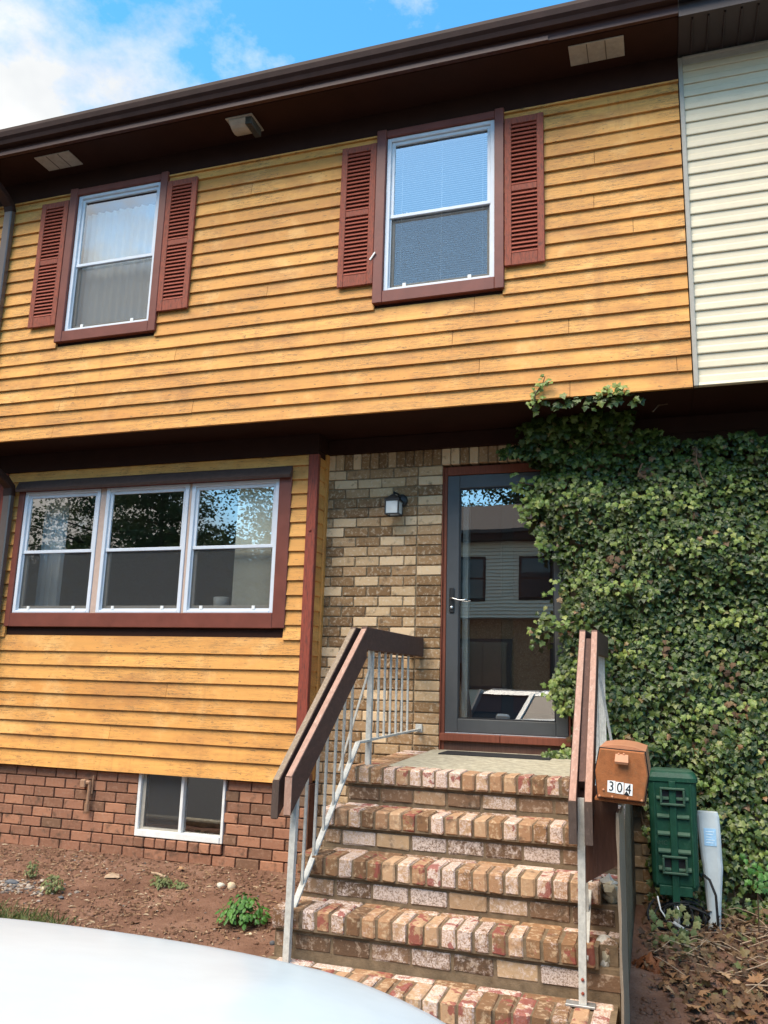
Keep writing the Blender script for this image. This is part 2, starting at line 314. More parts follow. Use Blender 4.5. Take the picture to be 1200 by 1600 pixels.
MAT['tree'] = leaf_mat('tree_foliage', [(0.0, (0.045, 0.075, 0.032)), (0.6, (0.075, 0.115, 0.048)), (1.0, (0.12, 0.155, 0.07))], 0.6, 0.35)
MAT['bark'] = plain('bark', (0.10, 0.075, 0.055), 0.9, vary=0.4, scale=12, bump=0.6)
def dirt(name, c1, c2, c3):
    t = NT(name); col = t.ramp(t.noise(3.5, 6, 0.65), [(0.3, c1), (0.55, c2), (0.75, c3)])
    col = t.mix(t.ramp(t.noise(70, 4, 0.7), [(0.58, 0.0), (0.70, 0.6)]), col, (0.32, 0.21, 0.13)); col = t.mix(t.ramp(t.noise(45, 4, 0.7), [(0.30, 0.75), (0.42, 0.0)]), col, (0.05, 0.027, 0.018))
    t.set('Base Color', col); t.set('Roughness', 1.0); t.set('Specular IOR Level', 0.05)
    t.bump(t.math('ADD', t.noise(40, 6, 0.75), t.noise(130, 3, 0.6)), 0.9, 0.012); return t.m
MAT['dirt'] = dirt('red_clay_soil', (0.135, 0.071, 0.048), (0.215, 0.118, 0.081), (0.30, 0.185, 0.132))
MAT['chip'] = leaf_mat('wood_chip', [(0.0, (0.07, 0.035, 0.022)), (0.5, (0.17, 0.09, 0.055)), (0.85, (0.30, 0.19, 0.11)), (1.0, (0.45, 0.36, 0.25))], 0.9, 0.0, 0.1)
MAT['pebble'] = leaf_mat('pebble', [(0.0, (0.09, 0.085, 0.085)), (0.6, (0.20, 0.165, 0.14)), (1.0, (0.46, 0.38, 0.31))], 0.8, 0.0, 0.2)
MAT['asphalt'] = plain('asphalt', (0.055, 0.055, 0.056), 0.95, vary=0.3, scale=40, bump=0.6)
MAT['stone'] = plain('pale_stone', (0.55, 0.44, 0.30), 0.85, vary=0.2, scale=40, bump=0.4)
MAT['stone_grey'] = plain('pale_grey_stone', (0.46, 0.43, 0.36), 0.85, vary=0.3, scale=30, bump=0.4)
MAT['slate'] = plain('dark_slate', (0.10, 0.105, 0.115), 0.8, vary=0.3, scale=30, bump=0.4)
MAT['mailbox'] = wood('faded_orange_brown_plastic', (0.33, 0.115, 0.040), (0.22, 0.10, 0.042), 0.55, (4, 4, 4), 0.55, lo=0.52)
MAT['mailbox_lid'] = plain('pale_mailbox_shell', (0.42, 0.185, 0.095), 0.5, vary=0.12, scale=10)  # paler orange than the mailbox door
MAT['sticker'] = plain('white_sticker', (0.80, 0.80, 0.78), 0.5, vary=0.05); MAT['ink'] = plain('black_ink', (0.012, 0.012, 0.014), 0.5, vary=0.1)
MAT['green'] = wood('green_plastic', (0.011, 0.060, 0.034), (0.035, 0.085, 0.055), 0.6, (3, 3, 2.0), 0.5, lo=0.55)
MAT['green_rib'] = plain('grey_green_plastic', (0.035, 0.078, 0.048), 0.55, vary=0.2, scale=20, bump=0.05)  # greyer, paler green for ribs, cap top and handle frames
MAT['galv'] = plain('galvanised_steel', (0.33, 0.33, 0.32), 0.5, metal=0.6, vary=0.2)
MAT['white_plastic'] = plain('weathered_white_plastic', (0.52, 0.56, 0.56), 0.6, vary=0.12, scale=9); MAT['blue_label'] = plain('pale_blue_label', (0.36, 0.58, 0.78), 0.5, vary=0.12, scale=60)
MAT['label_white'] = plain('label_print', (0.72, 0.82, 0.88), 0.5)
MAT['cable_white'] = plain('white_cable', (0.6, 0.6, 0.58), 0.5); MAT['pipe_tan'] = plain('tan_painted_pipe', (0.30, 0.17, 0.10), 0.6, vary=0.15, scale=20)
MAT['car_white'] = plain('white_car_paint', (0.55, 0.635, 0.675), 0.22, vary=0.03, scale=9, bump=0, spec=0.6); MAT['car_silver'] = plain('grey_car_paint', (0.28, 0.29, 0.30), 0.25, metal=0.6, vary=0.02, bump=0)
MAT['car_glass'] = plain('dark_car_glass', (0.02, 0.022, 0.025), 0.03, vary=0.05, bump=0, spec=0.3); MAT['tail'] = plain('red_lens', (0.35, 0.012, 0.012), 0.15, bump=0); MAT['lens'] = plain('headlight_lens', (0.45, 0.47, 0.5), 0.08, bump=0, spec=0.8)
MAT['house_grey'] = plain('grey_cream_siding', (0.60, 0.54, 0.43), 0.7, vary=0.05, scale=3)
MAT['leafwax'] = plain('pale_wood_stick', (0.34, 0.24, 0.16), 0.85, vary=0.3, scale=40, bump=0.4)
# ------------------------------------------------------------------ terrain
def gz(x, y):
    "ground height"
    z = -0.945 + 0.10 * min(0.0, y + 0.25) / 1.0
    z = max(z, -1.17)
    if x < -0.4: z += 0.012 * fbm(x * 1.3, y * 1.3) + 0.006 * fbm(x * 6, y * 6)
    else: z += 0.014 * fbm(x * 1.6, y * 1.6)
    return z
def ground_sheet(x0, x1, y0, y1, s):
    nx = max(1, round((x1 - x0) / s)); ny = max(1, round((y1 - y0) / s)); b = MB(); vv = []
    for j in range(ny + 1):
        for i in range(nx + 1):
            x = x0 + (x1 - x0) * i / nx; y = y0 + (y1 - y0) * j / ny
            vv.append((x, y, gz(x, y) + 0.004 * mn.noise(Vector((x * 22, y * 22, 0)))))
    F = [(j * (nx + 1) + i, j * (nx + 1) + i + 1, (j + 1) * (nx + 1) + i + 1, (j + 1) * (nx + 1) + i) for j in range(ny) for i in range(nx)]
    b.add(vv, F); return b
o = obj('soil_bed', ground_sheet(-5.5, 4.2, -2.75, 0.35, 0.035), MAT['dirt'], smooth=True, fix=False); o['kind'] = 'structure'
b = MB().box(-300, 300, -400, 400, -1.9, -1.24)
o = obj('ground', b, MAT['asphalt']); o['kind'] = 'structure'
b = MB().box(-60, 60, -17.2, -2.85, -1.9, -1.19); o = obj('parking_lot', b, MAT['asphalt']); o['kind'] = 'structure'
b = MB().bbox(-60, 60, -2.87, -2.72, -1.5, -1.11, 0.015); o = obj('kerb', b, MAT['concrete']); o['kind'] = 'structure'
b = MB().box(-60, 60, -19.2, -17.2, -1.9, -1.09); o = obj('far_lawn', b, plain('far_lawn', (0.07, 0.085, 0.03), 1.0, vary=0.4, scale=6)); o['kind'] = 'structure'

# ------------------------------------------------------------------ townhouse
CO = 0.0791; EX = 0.1159; YU = -0.617; YB = -0.197
house = thing('townhouse', 'yellow clapboard townhouse with red brown trim over a tan brick doorway wall', 'townhouse', (0, 0, -0.95))
# bricks -----------------------------------------------------------------
def brick_mesh(lx, ly, lz, name, n=5, ch=0.006, jit=0.003):
    out = []
    for k in range(n):
        rr = random.Random(hash((round(lx * 1e4), round(lz * 1e4), k)) & 0xffff); b = MB().bbox(0, lx, 0, ly, 0, lz, ch)
        b.v = [(p[0] + rr.uniform(-jit, jit), p[1] + rr.uniform(-jit, jit) * 0.8, p[2] + rr.uniform(-jit, jit)) for p in b.v]
        out.append(b.mesh(name))
    return out
BM = {}
def brick(kind, parent, x0, y0, z0, lx, ly, lz, m, ch=0.006, jit=0.002):
    key = (kind, round(lx, 3), round(ly, 3), round(lz, 3))
    if key not in BM:
        BM[key] = brick_mesh(round(lx, 3), round(ly, 3), round(lz, 3), 'brick', 4, ch, jit)
    me = random.choice(BM[key])
    return piece('brick', me, m, parent, (x0, y0 + random.uniform(-0.003, 0.003), z0))
J = 0.010
# tan brick wall with the doorway
DX0, DX1, DZ1 = 0.0, 0.955, 27 * CO - 0.005
wl = MB().box(-1.02, DX0 - 0.008, 0.012, 0.24, -1.3, 2.40).box(DX0 - 0.008, DX1 + 0.008, 0.012, 0.24, DZ1 + 0.008, 2.40).box(DX1 + 0.008, 3.4, 0.012, 0.24, -1.3, 2.40).box(DX0 - 0.008, DX1 + 0.008, 0.05, 0.24, -1.3, -0.055)
bw = obj('brick_wall', wl, MAT['mortar_tan'], house)
for k in range(-13, 27):
    z = k * CO; h = CO - J
    if k >= -1: brick('t', bw, -0.203 + J / 2, 0, z, 0.203 - J, 0.09, h, MAT['brick_tan'])
    xs = [-0.203 - 0.203 * i for i in range(5)] if k % 2 == 0 else [-0.203, -0.305] + [-0.305 - 0.203 * i for i in range(1, 5)]
    for a, b_ in zip(xs[1:], xs[:-1]):
        a = max(a, -0.985)
        if b_ - a < 0.03: continue
        brick('t', bw, a + J / 2, 0, z, b_ - a - J, 0.09, h, MAT['brick_tan'], .004, .002)
x = -0.985
while x < 1.4:
    brick('s', bw, x + J / 2, 0 if x + 0.0745 < 0 or x > 0.95 else 0, 27 * CO, 0.0745 - J * 0.8, 0.09, 0.185, MAT['brick_tan']); x += 0.0745
for k in range(-13, 3):                       # low courses showing below the ivy on the right
    x = 1.40 - (0.1 if k % 2 else 0)
    while x < 1.95:
        brick('t', bw, x + J / 2, 0, k * CO, 0.203 - J, 0.09, CO - J, MAT['brick_red']); x += 0.203
# frieze board under the overhang
obj('frieze_and_shade_board', MB().box(-0.98, 3.4, -0.035, 0.008, 2.262, 2.386), MAT['brown'], house)
obj('frieze_and_shade_board', MB().box(1.44, 3.4, -.03, .010, 2.07, 2.260), MAT['brown'], house)  # added dark strip above the ivy, standing in for shade under the overhang
# overhang soffit
obj('overhang_soffit', MB().box(-6.05, 1.838, YU + 0.02, 0.30, 2.392, 2.43), MAT['brown'], house)
# clapboards -------------------------------------------------------------
def board(parent, x0, x1, y, z0, z1, m, th=0.024, wav=0.0022):
    "one lapped board: thin at the top, thick butt at the bottom, edge a little uneven"
    n = max(1, int((x1 - x0) / 0.22)); b = MB(); vv = []; sd = random.uniform(0, 99)
    for i in range(n + 1):
        x = x0 + (x1 - x0) * i / n; e = wav * mn.noise(Vector((x * 2.3, sd, z0))) + 0.0008 * random.uniform(-1, 1); q = 0.0022 * mn.noise(Vector((x * 1.4, sd + 7, z1)))
        vv += [(x, y - th + q, z0 + e), (x, y - 0.0015 + q, z1 + 0.016), (x, y + 0.004, z1 + 0.016), (x, y + 0.004, z0 + e)]
    F = [(3, 2, 1, 0)] + [tuple(4 * n + k for k in (0, 1, 2, 3))]
    for i in range(n):
        a = 4 * i; c = a + 4
        for k in range(4): F.append((a + k, c + k, c + (k + 1) % 4, a + (k + 1) % 4))
    return obj('siding_board', b.add(vv, F), m, parent)
def cut(spans, x0, x1):
    out = []
    for a, b in spans:
        if x1 <= a or x0 >= b: out.append((a, b)); continue
        if x0 > a: out.append((a, x0))
        if x1 < b: out.append((x1, b))
    return out
W1 = (-3.316, -2.305, 3.242, 4.70); W2 = (-0.404, 0.600, 3.242, 4.70)
uw = obj('upper_siding_wall', MB().box(-6.05, W1[0] + .05, YU + .004, YU + .02, 2.40, 4.9).box(W1[1] - .05, W2[0] + .05, YU + .004, YU + .02, 2.40, 4.9).box(W2[1] - .05, 1.845, YU + .004, YU + .02, 2.40, 4.9)
         .box(W1[0] + .05, W1[1] - .05, YU + .004, YU + .02, 2.40, 3.30).box(W2[0] + .05, W2[1] - .05, YU + .004, YU + .02, 2.40, 3.30), MAT['brown'], house)
joint_known = {0: [1.05, -3.24], 1: [1.745, -1.9], 2: [-3.2, 0.42], 3: [-3.05], 4: [0.22, 1.05], 5: [-2.1], 6: [-3.02, 0.38], 7: [0.55], 12: [1.24], 15: [1.25], 9: [-1.3], 17: [-1.5], 10: [1.5]}
for k in range(20):
    z0 = 2.388 + k * EX; z1 = min(z0 + EX, 4.672)
    if z1 - z0 < 0.03: continue
    sp = [(-6.0, 1.838)]
    for W in (W1, W2):
        if z1 > W[2] + 0.01: sp = cut(sp, W[0] + 0.012, W[1] - 0.012)
    js = joint_known.get(k, [])
    for a, b_ in sp:
        pts = [a] + [j for j in sorted(js) if a + .1 < j < b_ - .04] + [b_]
        for p, q in zip(pts[:-1], pts[1:]): board(uw, p, q - 0.003, YU, z0 + random.uniform(-.0015, .0015), z1, MAT['siding'])
for xa, xb in ((-6.0, W1[0]), (W1[1], W2[0]), (W2[1], 1.838)): obj('top_trim', MB().box(xa, xb, YU - .026, YU, 4.668, 4.682), MAT['siding'], house)
obj('eave_frieze', MB().box(-6.05, 1.842, YU - 0.022, YU + 0.003, 4.684, 4.90), MAT['brown'], house)
# soffit, fascia, gutter, roof -------------------------------------------
sof = obj('eave_soffit', MB().box(-6.0, 1.842, -1.0, YU - 0.024, 4.878, 4.90), MAT['brown'], house)
def vent_plate(x0, x1):
    b = MB().bbox(x0, x1, -0.945, -0.75, 4.868, 4.8775, 0.002); o = obj('soffit_vent', b, MAT['vent'], sof)
    for i in (1, 2):
        x = x0 + (x1 - x0) * i / 3; obj('vent_seam', MB().box(x - .003, x + .003, -0.938, -0.757, 4.865, 4.8682), MAT['vent_dark'], sof)
    for i in range(3):
        xa = x0 + (x1 - x0) * i / 3 + .02
        for j in range(9): b = MB()
    sl = MB()
    for i in range(3):
        xa = x0 + (x1 - x0) * i / 3 + .016; xb = x0 + (x1 - x0) * (i + 1) / 3 - .016
        for j in range(10): sl.box(xa, xb, -0.925 + .0165 * j, -0.921 + .0165 * j, 4.8665, 4.8685)
    obj('vent_louvers', sl, MAT['vent'], sof)
vent_plate(1.108, 1.485); vent_plate(-3.50, -3.135)
# hooded exhaust vent
b = MB(); n = 8; prof = []
for i in range(n + 1):
    t = i / n; prof.append((-0.93 + 0.20 * t, 4.877 - 0.075 * sin(pi * min(1, t * 0.95 + .05)) ** 0.6))
poly = [(-0.93, 4.8775)] + prof + [(-0.73, 4.8775)]
obj('exhaust_hood', MB().prism([(y, z) for y, z in poly], 'x', -1.585, -1.44).bbox(-1.615, -1.375, -0.94, -0.72, 4.866, 4.8775, .003), MAT['vent'], sof)
g = MB()
for i in range(6): g.box(-1.438 + .009 * i, -1.434 + .009 * i, -0.92, -0.74, 4.80, 4.866)
for j in range(8): g.box(-1.44, -1.385, -0.92 + .024 * j, -0.916 + .024 * j, 4.80, 4.866)
obj('exhaust_grille', g, MAT['vent_dark'], sof)
obj('fascia', MB().box(-6.0, 1.842, -1.03, -1.002, 4.885, 5.07).box(-6.0, 0.98, -1.042, -1.031, 4.882, 4.915), MAT['brown_trim'], house)
def gutter_profile(x0, x1):
    P = [(-1.034, 5.075), (-1.034, 4.955), (-1.085, 4.955), (-1.098, 4.985), (-1.118, 5.005), (-1.128, 5.045), (-1.128, 5.072), (-1.118, 5.072), (-1.118, 5.048), (-1.044, 4.965), (-1.044, 5.075)]
    return MB().prism(P, 'x', x0, x1)
obj('gutter', gutter_profile(-6.0, 1.842), MAT['gutter'], house)
sh = MB()
obj('roof', MB().prism([(-1.06, 5.08), (-1.06, 5.10), (3.0, 6.75), (7.5, 5.1), (7.5, 5.0), (3.0, 6.6)], 'x', -6.0, 1.842), MAT['shingle'], house)
# shell behind the facade (rear wall, floors, rooms)
shell = MB().box(-6.05, 3.4, 7.0, 7.1, -1.2, 5.0).box(-6.1, -6.05, YU + .02, 7.0, -1.2, 5.0).box(1.85, 1.9, 0.26, 7.0, -1.2, 5.0).box(-6.05, 1.85, 0.301, 7.0, 2.3, 2.43).box(-6.05, 1.85, YU + .02, 7.0, 4.92, 4.98).box(-6.05, 1.85, 0.26, 7.0, -0.32, -0.25)
obj('room_shell', shell, MAT['interior'], house)
obj('room_partition', MB().box(-1.05, -0.99, 0.245, 3.0, -0.25, 2.3).box(-1.35, -1.27, YU + .05, 4.0, 2.43, 4.92).box(-6.05, 1.85, 2.9, 3.0, -0.25, 4.92), MAT['interior'], house)
# lower bay --------------------------------------------------------------
BX0, BX1 = -4.06, -0.972
BW = (-3.886, -1.192, 0.833, 2.125)
lw = obj('lower_siding_wall', MB().box(-6.05, BW[0] + .05, YB + .004, YB + .05, -0.30, 2.39).box(BW[1] - .05, -0.985, YB + .004, YB + .05, -0.30, 2.39)
         .box(BW[0] + .05, BW[1] - .05, YB + .004, YB + .05, -0.30, .88).box(BW[0] + .05, BW[1] - .05, YB + .004, YB + .05, 2.06, 2.39).box(-1.0, -0.985, YB + .05, 0.012, -0.30, 2.39), MAT['brown'], house)
zb = [2.021 - EX * k for k in range(21)]
edges = [2.137] + zb[:20] + [-0.313]
for k, z0 in enumerate(edges):
    z1 = 2.212 if k == 0 else edges[k - 1]
    sp = [(-6.0, -4.185), (BX0, -1.05)]
    if z1 > BW[2] + .02 and z0 < BW[3] - .02: sp = cut(sp, BW[0] + .012, BW[1] - .012)
    for a, b_ in sp:
        pts = [a, b_]
        if k in (3, 12, 16, 19) and b_ - a > 1.9: pts = [a, (-2.2, -3.1, -1.9, -2.7)[k % 4], b_]
        for p, q in zip(pts[:-1], pts[1:]): board(lw, p, q - .003, YB, z0, z1, MAT['siding'])
    # return boards on the bay's short side (facing +x)
    b = MB().add([(-0.985 + .012, YB + .02, z0), (-0.985 + .012, -0.045, z0), (-0.985, -0.045, z0), (-0.985, YB + .02, z0), (-0.985 + .001, YB + .02, z1), (-0.985 + .001, -0.045, z1), (-0.985, -0.045, z1), (-0.985, YB + .02, z1)],
                 [(0, 1, 2, 3), (4, 5, 6, 7), (0, 1, 5, 4), (1, 2, 6, 5), (2, 3, 7, 6), (3, 0, 4, 7)])
    obj('siding_board', b, MAT['siding'], lw)
obj('corner_stop', MB().bbox(-0.986, -0.962, -0.045, 0.002, -0.30, 2.262, .003), MAT['siding'], house)
obj('corner_post', MB().bbox(-1.052, -0.968, YB - .028, YB + .022, -0.12, 2.222, .004), MAT['post_red'], house)
obj('post_bolt', MB().lathe([(0.0, 0), (0.011, 0), (0.011, .006), (0.006, .01)], (0, 0, 0), 10).xf(Matrix.Translation((-1.012, YB - .028, 1.60)) @ Matrix.Rotation(pi / 2, 4, 'X')), MAT['post_red'], house)
obj('bay_frieze', MB().box(-6.05, -0.972, YB - .026, YB + .003, 2.226, 2.391).box(-0.984, -0.966, YB + .004, -0.001, 2.264, 2.391), MAT['brown'], house)
obj('left_corner_post', MB().bbox(-4.18, -4.045, YB - .03, YB + .02, -0.31, 2.224, .004), MAT['post_red'], house)
# foundation ---------------------------------------------------------------
YF = -0.165
FW = (-2.422, -1.642, -0.790, -0.318)
fw = obj('foundation_wall', MB().box(-6.05, FW[0] - .005, YF + .014, 0.011, -1.3, -0.32).box(FW[1] + .005, -0.95, YF + .014, 0.011, -1.3, -0.32).box(FW[0] - .005, FW[1] + .005, YF + .014, 0.011, -1.3, FW[2] - .0805), MAT['mortar_red'], house)
for k in range(-14, -3):
    z = k * CO; off = 0.1 if k % 2 else 0.0; x = -4.42 + off + 0.098
    while x < -0.96:
        a, b_ = x, min(x + 0.2, -0.96); x += 0.2
        ztop = min(z + CO - J, -0.322)
        for p, q in cut([(a, b_)], FW[0], FW[1]) if z + CO > FW[2] - CO + .01 else [(a, b_)]:
            if q - p > .03: brick('f', fw, p + J / 2, YF, z, q - p - J, .09, CO - J, MAT['brick_brown' if k >= -7 and random.random() < (.95 if k >= -6 else .6) else 'brick_red'], .0035, .0015)
for i in range(8):
    brick('sill', fw, FW[0] + .004 + i * 0.0975, YF - .012, FW[2] - .078, 0.0975 - .008, .10, .070, MAT['brick_red'])
# basement slider
bwn = obj('basement_window', MB().bbox(FW[0], FW[0] + .028, YF - .004, YF + .06, FW[2], -0.305, .003).bbox(FW[1] - .022, FW[1], YF - .004, YF + .06, FW[2], -0.305, .003).bbox(FW[0] + .028, FW[1] - .022, YF - .010, YF + .06, FW[2], FW[2] + .050, .004).bbox(-2.035, -2.010, YF + .004, YF + .05, FW[2] + .05, -0.305, .002), MAT['white_frame'], house)
obj('sash', MB().box(FW[0] + .030, FW[0] + .062, YF + .02, YF + .045, FW[2] + .05, -.305).box(FW[0] + .062, -2.037, YF + .02, YF + .045, FW[2] + .05, FW[2] + .068), MAT['vinyl_trim'], bwn)
obj('pane', MB().box(FW[0] + .062, -2.037, YF + .032, YF + .036, FW[2] + .068, -.305).box(-2.008, FW[1] - .024, YF + .040, YF + .044, FW[2] + .052, -.305), MAT['bay_glass'], bwn)
obj('screen', MB().box(FW[0] + .062, -2.037, YF + .0205, YF + .0212, FW[2] + .068, -.305), MAT['screen'], bwn)
obj('well_back', MB().box(-2.6, -1.5, 0.246, 0.258, -1.2, -.26), MAT['ink'], house)
# ------------------------------------------------------------------ windows
def dhung(name, x0, x1, z0, z1, zm, y, fm, parent=house, gm='glass'):
    fr = .034
    win = obj(name, MB().bbox(x0, x0 + fr, y - .012, y + .06, z0, z1, .003).bbox(x1 - fr, x1, y - .012, y + .06, z0, z1, .003).bbox(x0 + fr, x1 - fr, y - .012, y + .06, z1 - .030, z1, .003).bbox(x0 + fr, x1 - fr, y - .014, y + .06, z0, z0 + .022, .003), fm, parent)
    a, b_ = x0 + fr, x1 - fr
    t = .026
    obj('upper_sash', MB().bbox(a, a + t, y + .006, y + .028, zm, z1 - .03, .002).bbox(b_ - t, b_, y + .006, y + .028, zm, z1 - .03, .002).bbox(a + t, b_ - t, y + .006, y + .028, z1 - .058, z1 - .03, .002).bbox(a, b_, y + .002, y + .03, zm - .022, zm + .006, .003), fm, win)
    obj('lower_sash', MB().bbox(a, a + .03, y + .034, y + .056, z0 + .022, zm - .022, .002).bbox(b_ - .03, b_, y + .034, y + .056, z0 + .022, zm - .022, .002).bbox(a + .03, b_ - .03, y + .034, y + .056, z0 + .022, z0 + .064, .002), MAT['vinyl_trim'], win)
    obj('screen_rail', MB().bbox(a, b_, y + .012, y + .024, z0 + .022, z0 + .038, .002).box(a, a + .009, y + .013, y + .023, z0 + .038, zm - .022).box(b_ - .009, b_, y + .013, y + .023, z0 + .038, zm - .022), fm, win)
    obj('upper_pane', MB().box(a + t, b_ - t, y + .016, y + .020, zm + .006, z1 - .058), MAT[gm], win)
    obj('lower_pane', MB().box(a + .03, b_ - .03, y + .044, y + .048, z0 + .064, zm - .022), MAT[gm], win)
    obj('insect_screen', MB().box(a + .009, b_ - .009, y + .017, y + .0175, z0 + .038, zm - .022), MAT['screen'], win)
    for q in (.16, .80):
        xx = a + (b_ - a) * q; obj('screen_tab', MB().box(xx - .013, xx + .013, y + .006, y + .0115, z0 + .030, z0 + .060).box(xx - .007, xx + .007, y + .004, y + .006, z0 + .036, z0 + .054), MAT['white_frame'], win)
    return win
for W, nm in ((W1, 'window'), (W2, 'window')):
    x0, x1, z0, z1 = W
    dhung('window', x0 + .080, x1 - .072, z0 + .098, 4.640, 3.972, YU - .006, MAT['alum'])
    obj('window_casing', MB().bbox(x0, x0 + .078, YU - .045, YU + .01, z0, 4.71, .004).bbox(x1 - .070, x1, YU - .045, YU + .01, z0, 4.71, .004).bbox(x0 + .078, x1 - .070, YU - .043, YU + .03, z0, z0 + .096, .004).bbox(x0 + .078, x1 - .070, YU - .040, YU + .03, 4.642, 4.70, .004), MAT['casing'], house)
sx = [(-3.824, -3.020), (-2.956, -2.136), (-2.108, -1.302)]
for a, b_ in sx: dhung('bay_window', a, b_, .953, 2.036, 1.498, YB - .006, MAT['alum'], gm='bay_glass')
obj('bay_casing', MB().bbox(BW[0], -3.826, YB - .032, YB + .03, .835, 2.122, .004).bbox(-1.300, BW[1], YB - .032, YB + .03, .835, 2.122, .004).bbox(-3.826, -1.300, YB - .034, YB + .03, .833, .951, .004).bbox(-3.826, -1.300, YB - .030, YB + .03, 2.038, 2.122, .004), MAT['casing'], house)
for xa, xb in ((-3.018, -2.958), (-2.134, -2.110)): obj('bay_mullion', MB().bbox(xa, xb, YB - .010, YB + .05, .951, 2.038, .003), MAT['mullion'], house)
obj('drip_cap', MB().prism([(YB - .034, 2.128), (YB - .034, 2.048), (YB - .072, 2.030), (YB - .082, 2.052), (YB - .040, 2.130)], 'x', BW[0] - .005, BW[1] + .008), MAT['drip'], house)
# shutters -------------------------------------------------------------------
def shutter(x0, x1, z0=3.406, z1=4.606):
    y = YU - .022; f = MB(); st = .050
    f.bbox(x0, x0 + st, y - .026, y, z0, z1, .003).bbox(x1 - st, x1, y - .026, y, z0, z1, .003).bbox(x0 + st, x1 - st, y - .024, y, z1 - .055, z1, .003).bbox(x0 + st, x1 - st, y - .024, y, z0, z0 + .095, .003).bbox(x0 + st, x1 - st, y - .024, y, 3.995, 4.045, .003)
    s = obj('shutter', f, MAT['shutter'], house)
    key = round(x1 - x0 - 2 * st, 3)
    me = MB().box(0, x1 - x0 - 2 * st, -.003, .003, -.021, .021).xf(Matrix.Rotation(RAD(-32), 4, 'X')).mesh('shutter_slat')
    obj('shutter_back', MB().box(x0 + .01, x1 - .01, y - .001, y + .002, z0 + .01, z1 - .01), MAT['brown'], s)
    for a, b_ in ((z0 + .095, 3.995), (4.045, z1 - .055)):
        n = 15
        for i in range(n): piece('shutter_slat', me, MAT['slat'], s, (x0 + st, y - .0135, a + (b_ - a) * (i + .5) / n))
    return s
shutter(-3.612, -3.320); shutter(-2.300, -2.010); shutter(-0.694, -0.404); shutter(0.606, 0.893)
obj('casing_bracket', MB().beam((-0.428, YU - .05, 3.60), (-0.385, YU - .055, 3.655), .008, .012), MAT['white_frame'], house)
# downspouts -------------------------------------------------------------------
def dpipe(pts, wx=.085, wy=.06):
    b = MB()
    vv = []
    for i, p in enumerate(pts):
        p = Vector(p); d = (Vector(pts[min(i + 1, len(pts) - 1)]) - Vector(pts[max(i - 1, 0)])).normalized(); nrm = Vector((1, 0, 0)).cross(d).normalized()
        for (s1, s2) in ((-1, -.7), (-.8, -1), (.8, -1), (1, -.7), (1, .7), (.8, 1), (-.8, 1), (-1, .7)): vv.append(p + Vector((1, 0, 0)) * s1 * wx / 2 + nrm * s2 * wy / 2)
    F = [tuple(range(8)), tuple(reversed(range(len(vv) - 8, len(vv))))]
    for i in range(len(pts) - 1):
        for k in range(8): F.append((i * 8 + k, i * 8 + (k + 1) % 8, i * 8 + 8 + (k + 1) % 8, i * 8 + 8 + k))
    return b.add(vv, F)
dx = -3.965
ds = obj('downspout', dpipe([(dx, -.67, 4.60), (dx, -.67, 2.38)]), MAT['downspout'], house)
obj('upper_elbow', dpipe([(dx, -1.06, 4.97), (dx, -1.06, 4.87), (dx, -.98, 4.78), (dx, -.78, 4.70), (dx, -.69, 4.64), (dx, -.668, 4.585)], .093, .068), MAT['gutter'], ds)
obj('lower_elbow', dpipe([(dx, -.67, 2.41), (dx, -.665, 2.33), (dx, -.60, 2.23), (dx, -.34, 2.13), (dx, -.27, 2.08), (dx, -.262, 2.0)], .093, .068), MAT['gutter'], ds)
obj('lower_pipe', dpipe([(dx, -.262, 2.03), (dx, -.262, -.80)]), MAT['downspout'], ds)
# storm door -----------------------------------------------------------------
obj('door_jamb', MB().bbox(.004, .032, .02, .16, -.04, 2.118, .004).bbox(.936, .951, .02, .16, -.04, 2.118, .003).bbox(.032, .936, .02, .16, 2.050, 2.118, .004).bbox(-.002, .006, .0, .06, -.03, 2.12, .002), MAT['jamb'], house)
obj('door_threshold', MB().bbox(.004, .45, -.008, .12, .040, .094, .004).bbox(.453, .951, -.008, .12, .040, .094, .004), MAT['jamb'], house)
obj('door_riser', MB().box(.004, .951, .026, .12, -.055, .039), MAT['ply'], house)
sd_ = obj('storm_door', MB().bbox(.034, .130, .022, .060, .103, 2.046, .004).bbox(.846, .933, .022, .060, .103, 2.046, .004).bbox(.130, .846, .022, .060, 1.942, 2.046, .004).bbox(.130, .846, .022, .060, .103, .200, .004), MAT['door_grey'], house)
obj('glazing_bead', MB().box(.130, .140, .030, .052, .200, 1.942).box(.836, .846, .030, .052, .200, 1.942).box(.140, .836, .030, .052, 1.932, 1.942).box(.140, .836, .030, .052, .200, .210), MAT['ink'], sd_)
obj('door_pane', MB().box(.140, .836, .040, .044, .210, 1.932), MAT['door_glass'], sd_)
obj('handle_plate', MB().bbox(.060, .098, .012, .0215, .975, 1.165, .006), MAT['black'], sd_)
obj('handle_lever', MB().tube([(.078, .012, 1.082), (.078, -.022, 1.082), (.10, -.030, 1.080), (.14, -.030, 1.068), (.18, -.027, 1.066), (.205, -.024, 1.074)], .0065, 8), MAT['chrome'], sd_, smooth=True)
obj('key_lock', MB().lathe([(.0, 0), (.011, 0), (.011, .006), (0.004, .008)], (0, 0, 0), 12).xf(Matrix.Translation((.079, .012, 1.015)) @ Matrix.Rotation(pi / 2, 4, 'X')), MAT['chrome'], sd_)
obj('door_sweep', MB().box(.036, .930, .028, .052, .0955, .1025), MAT['cable_white'], sd_)
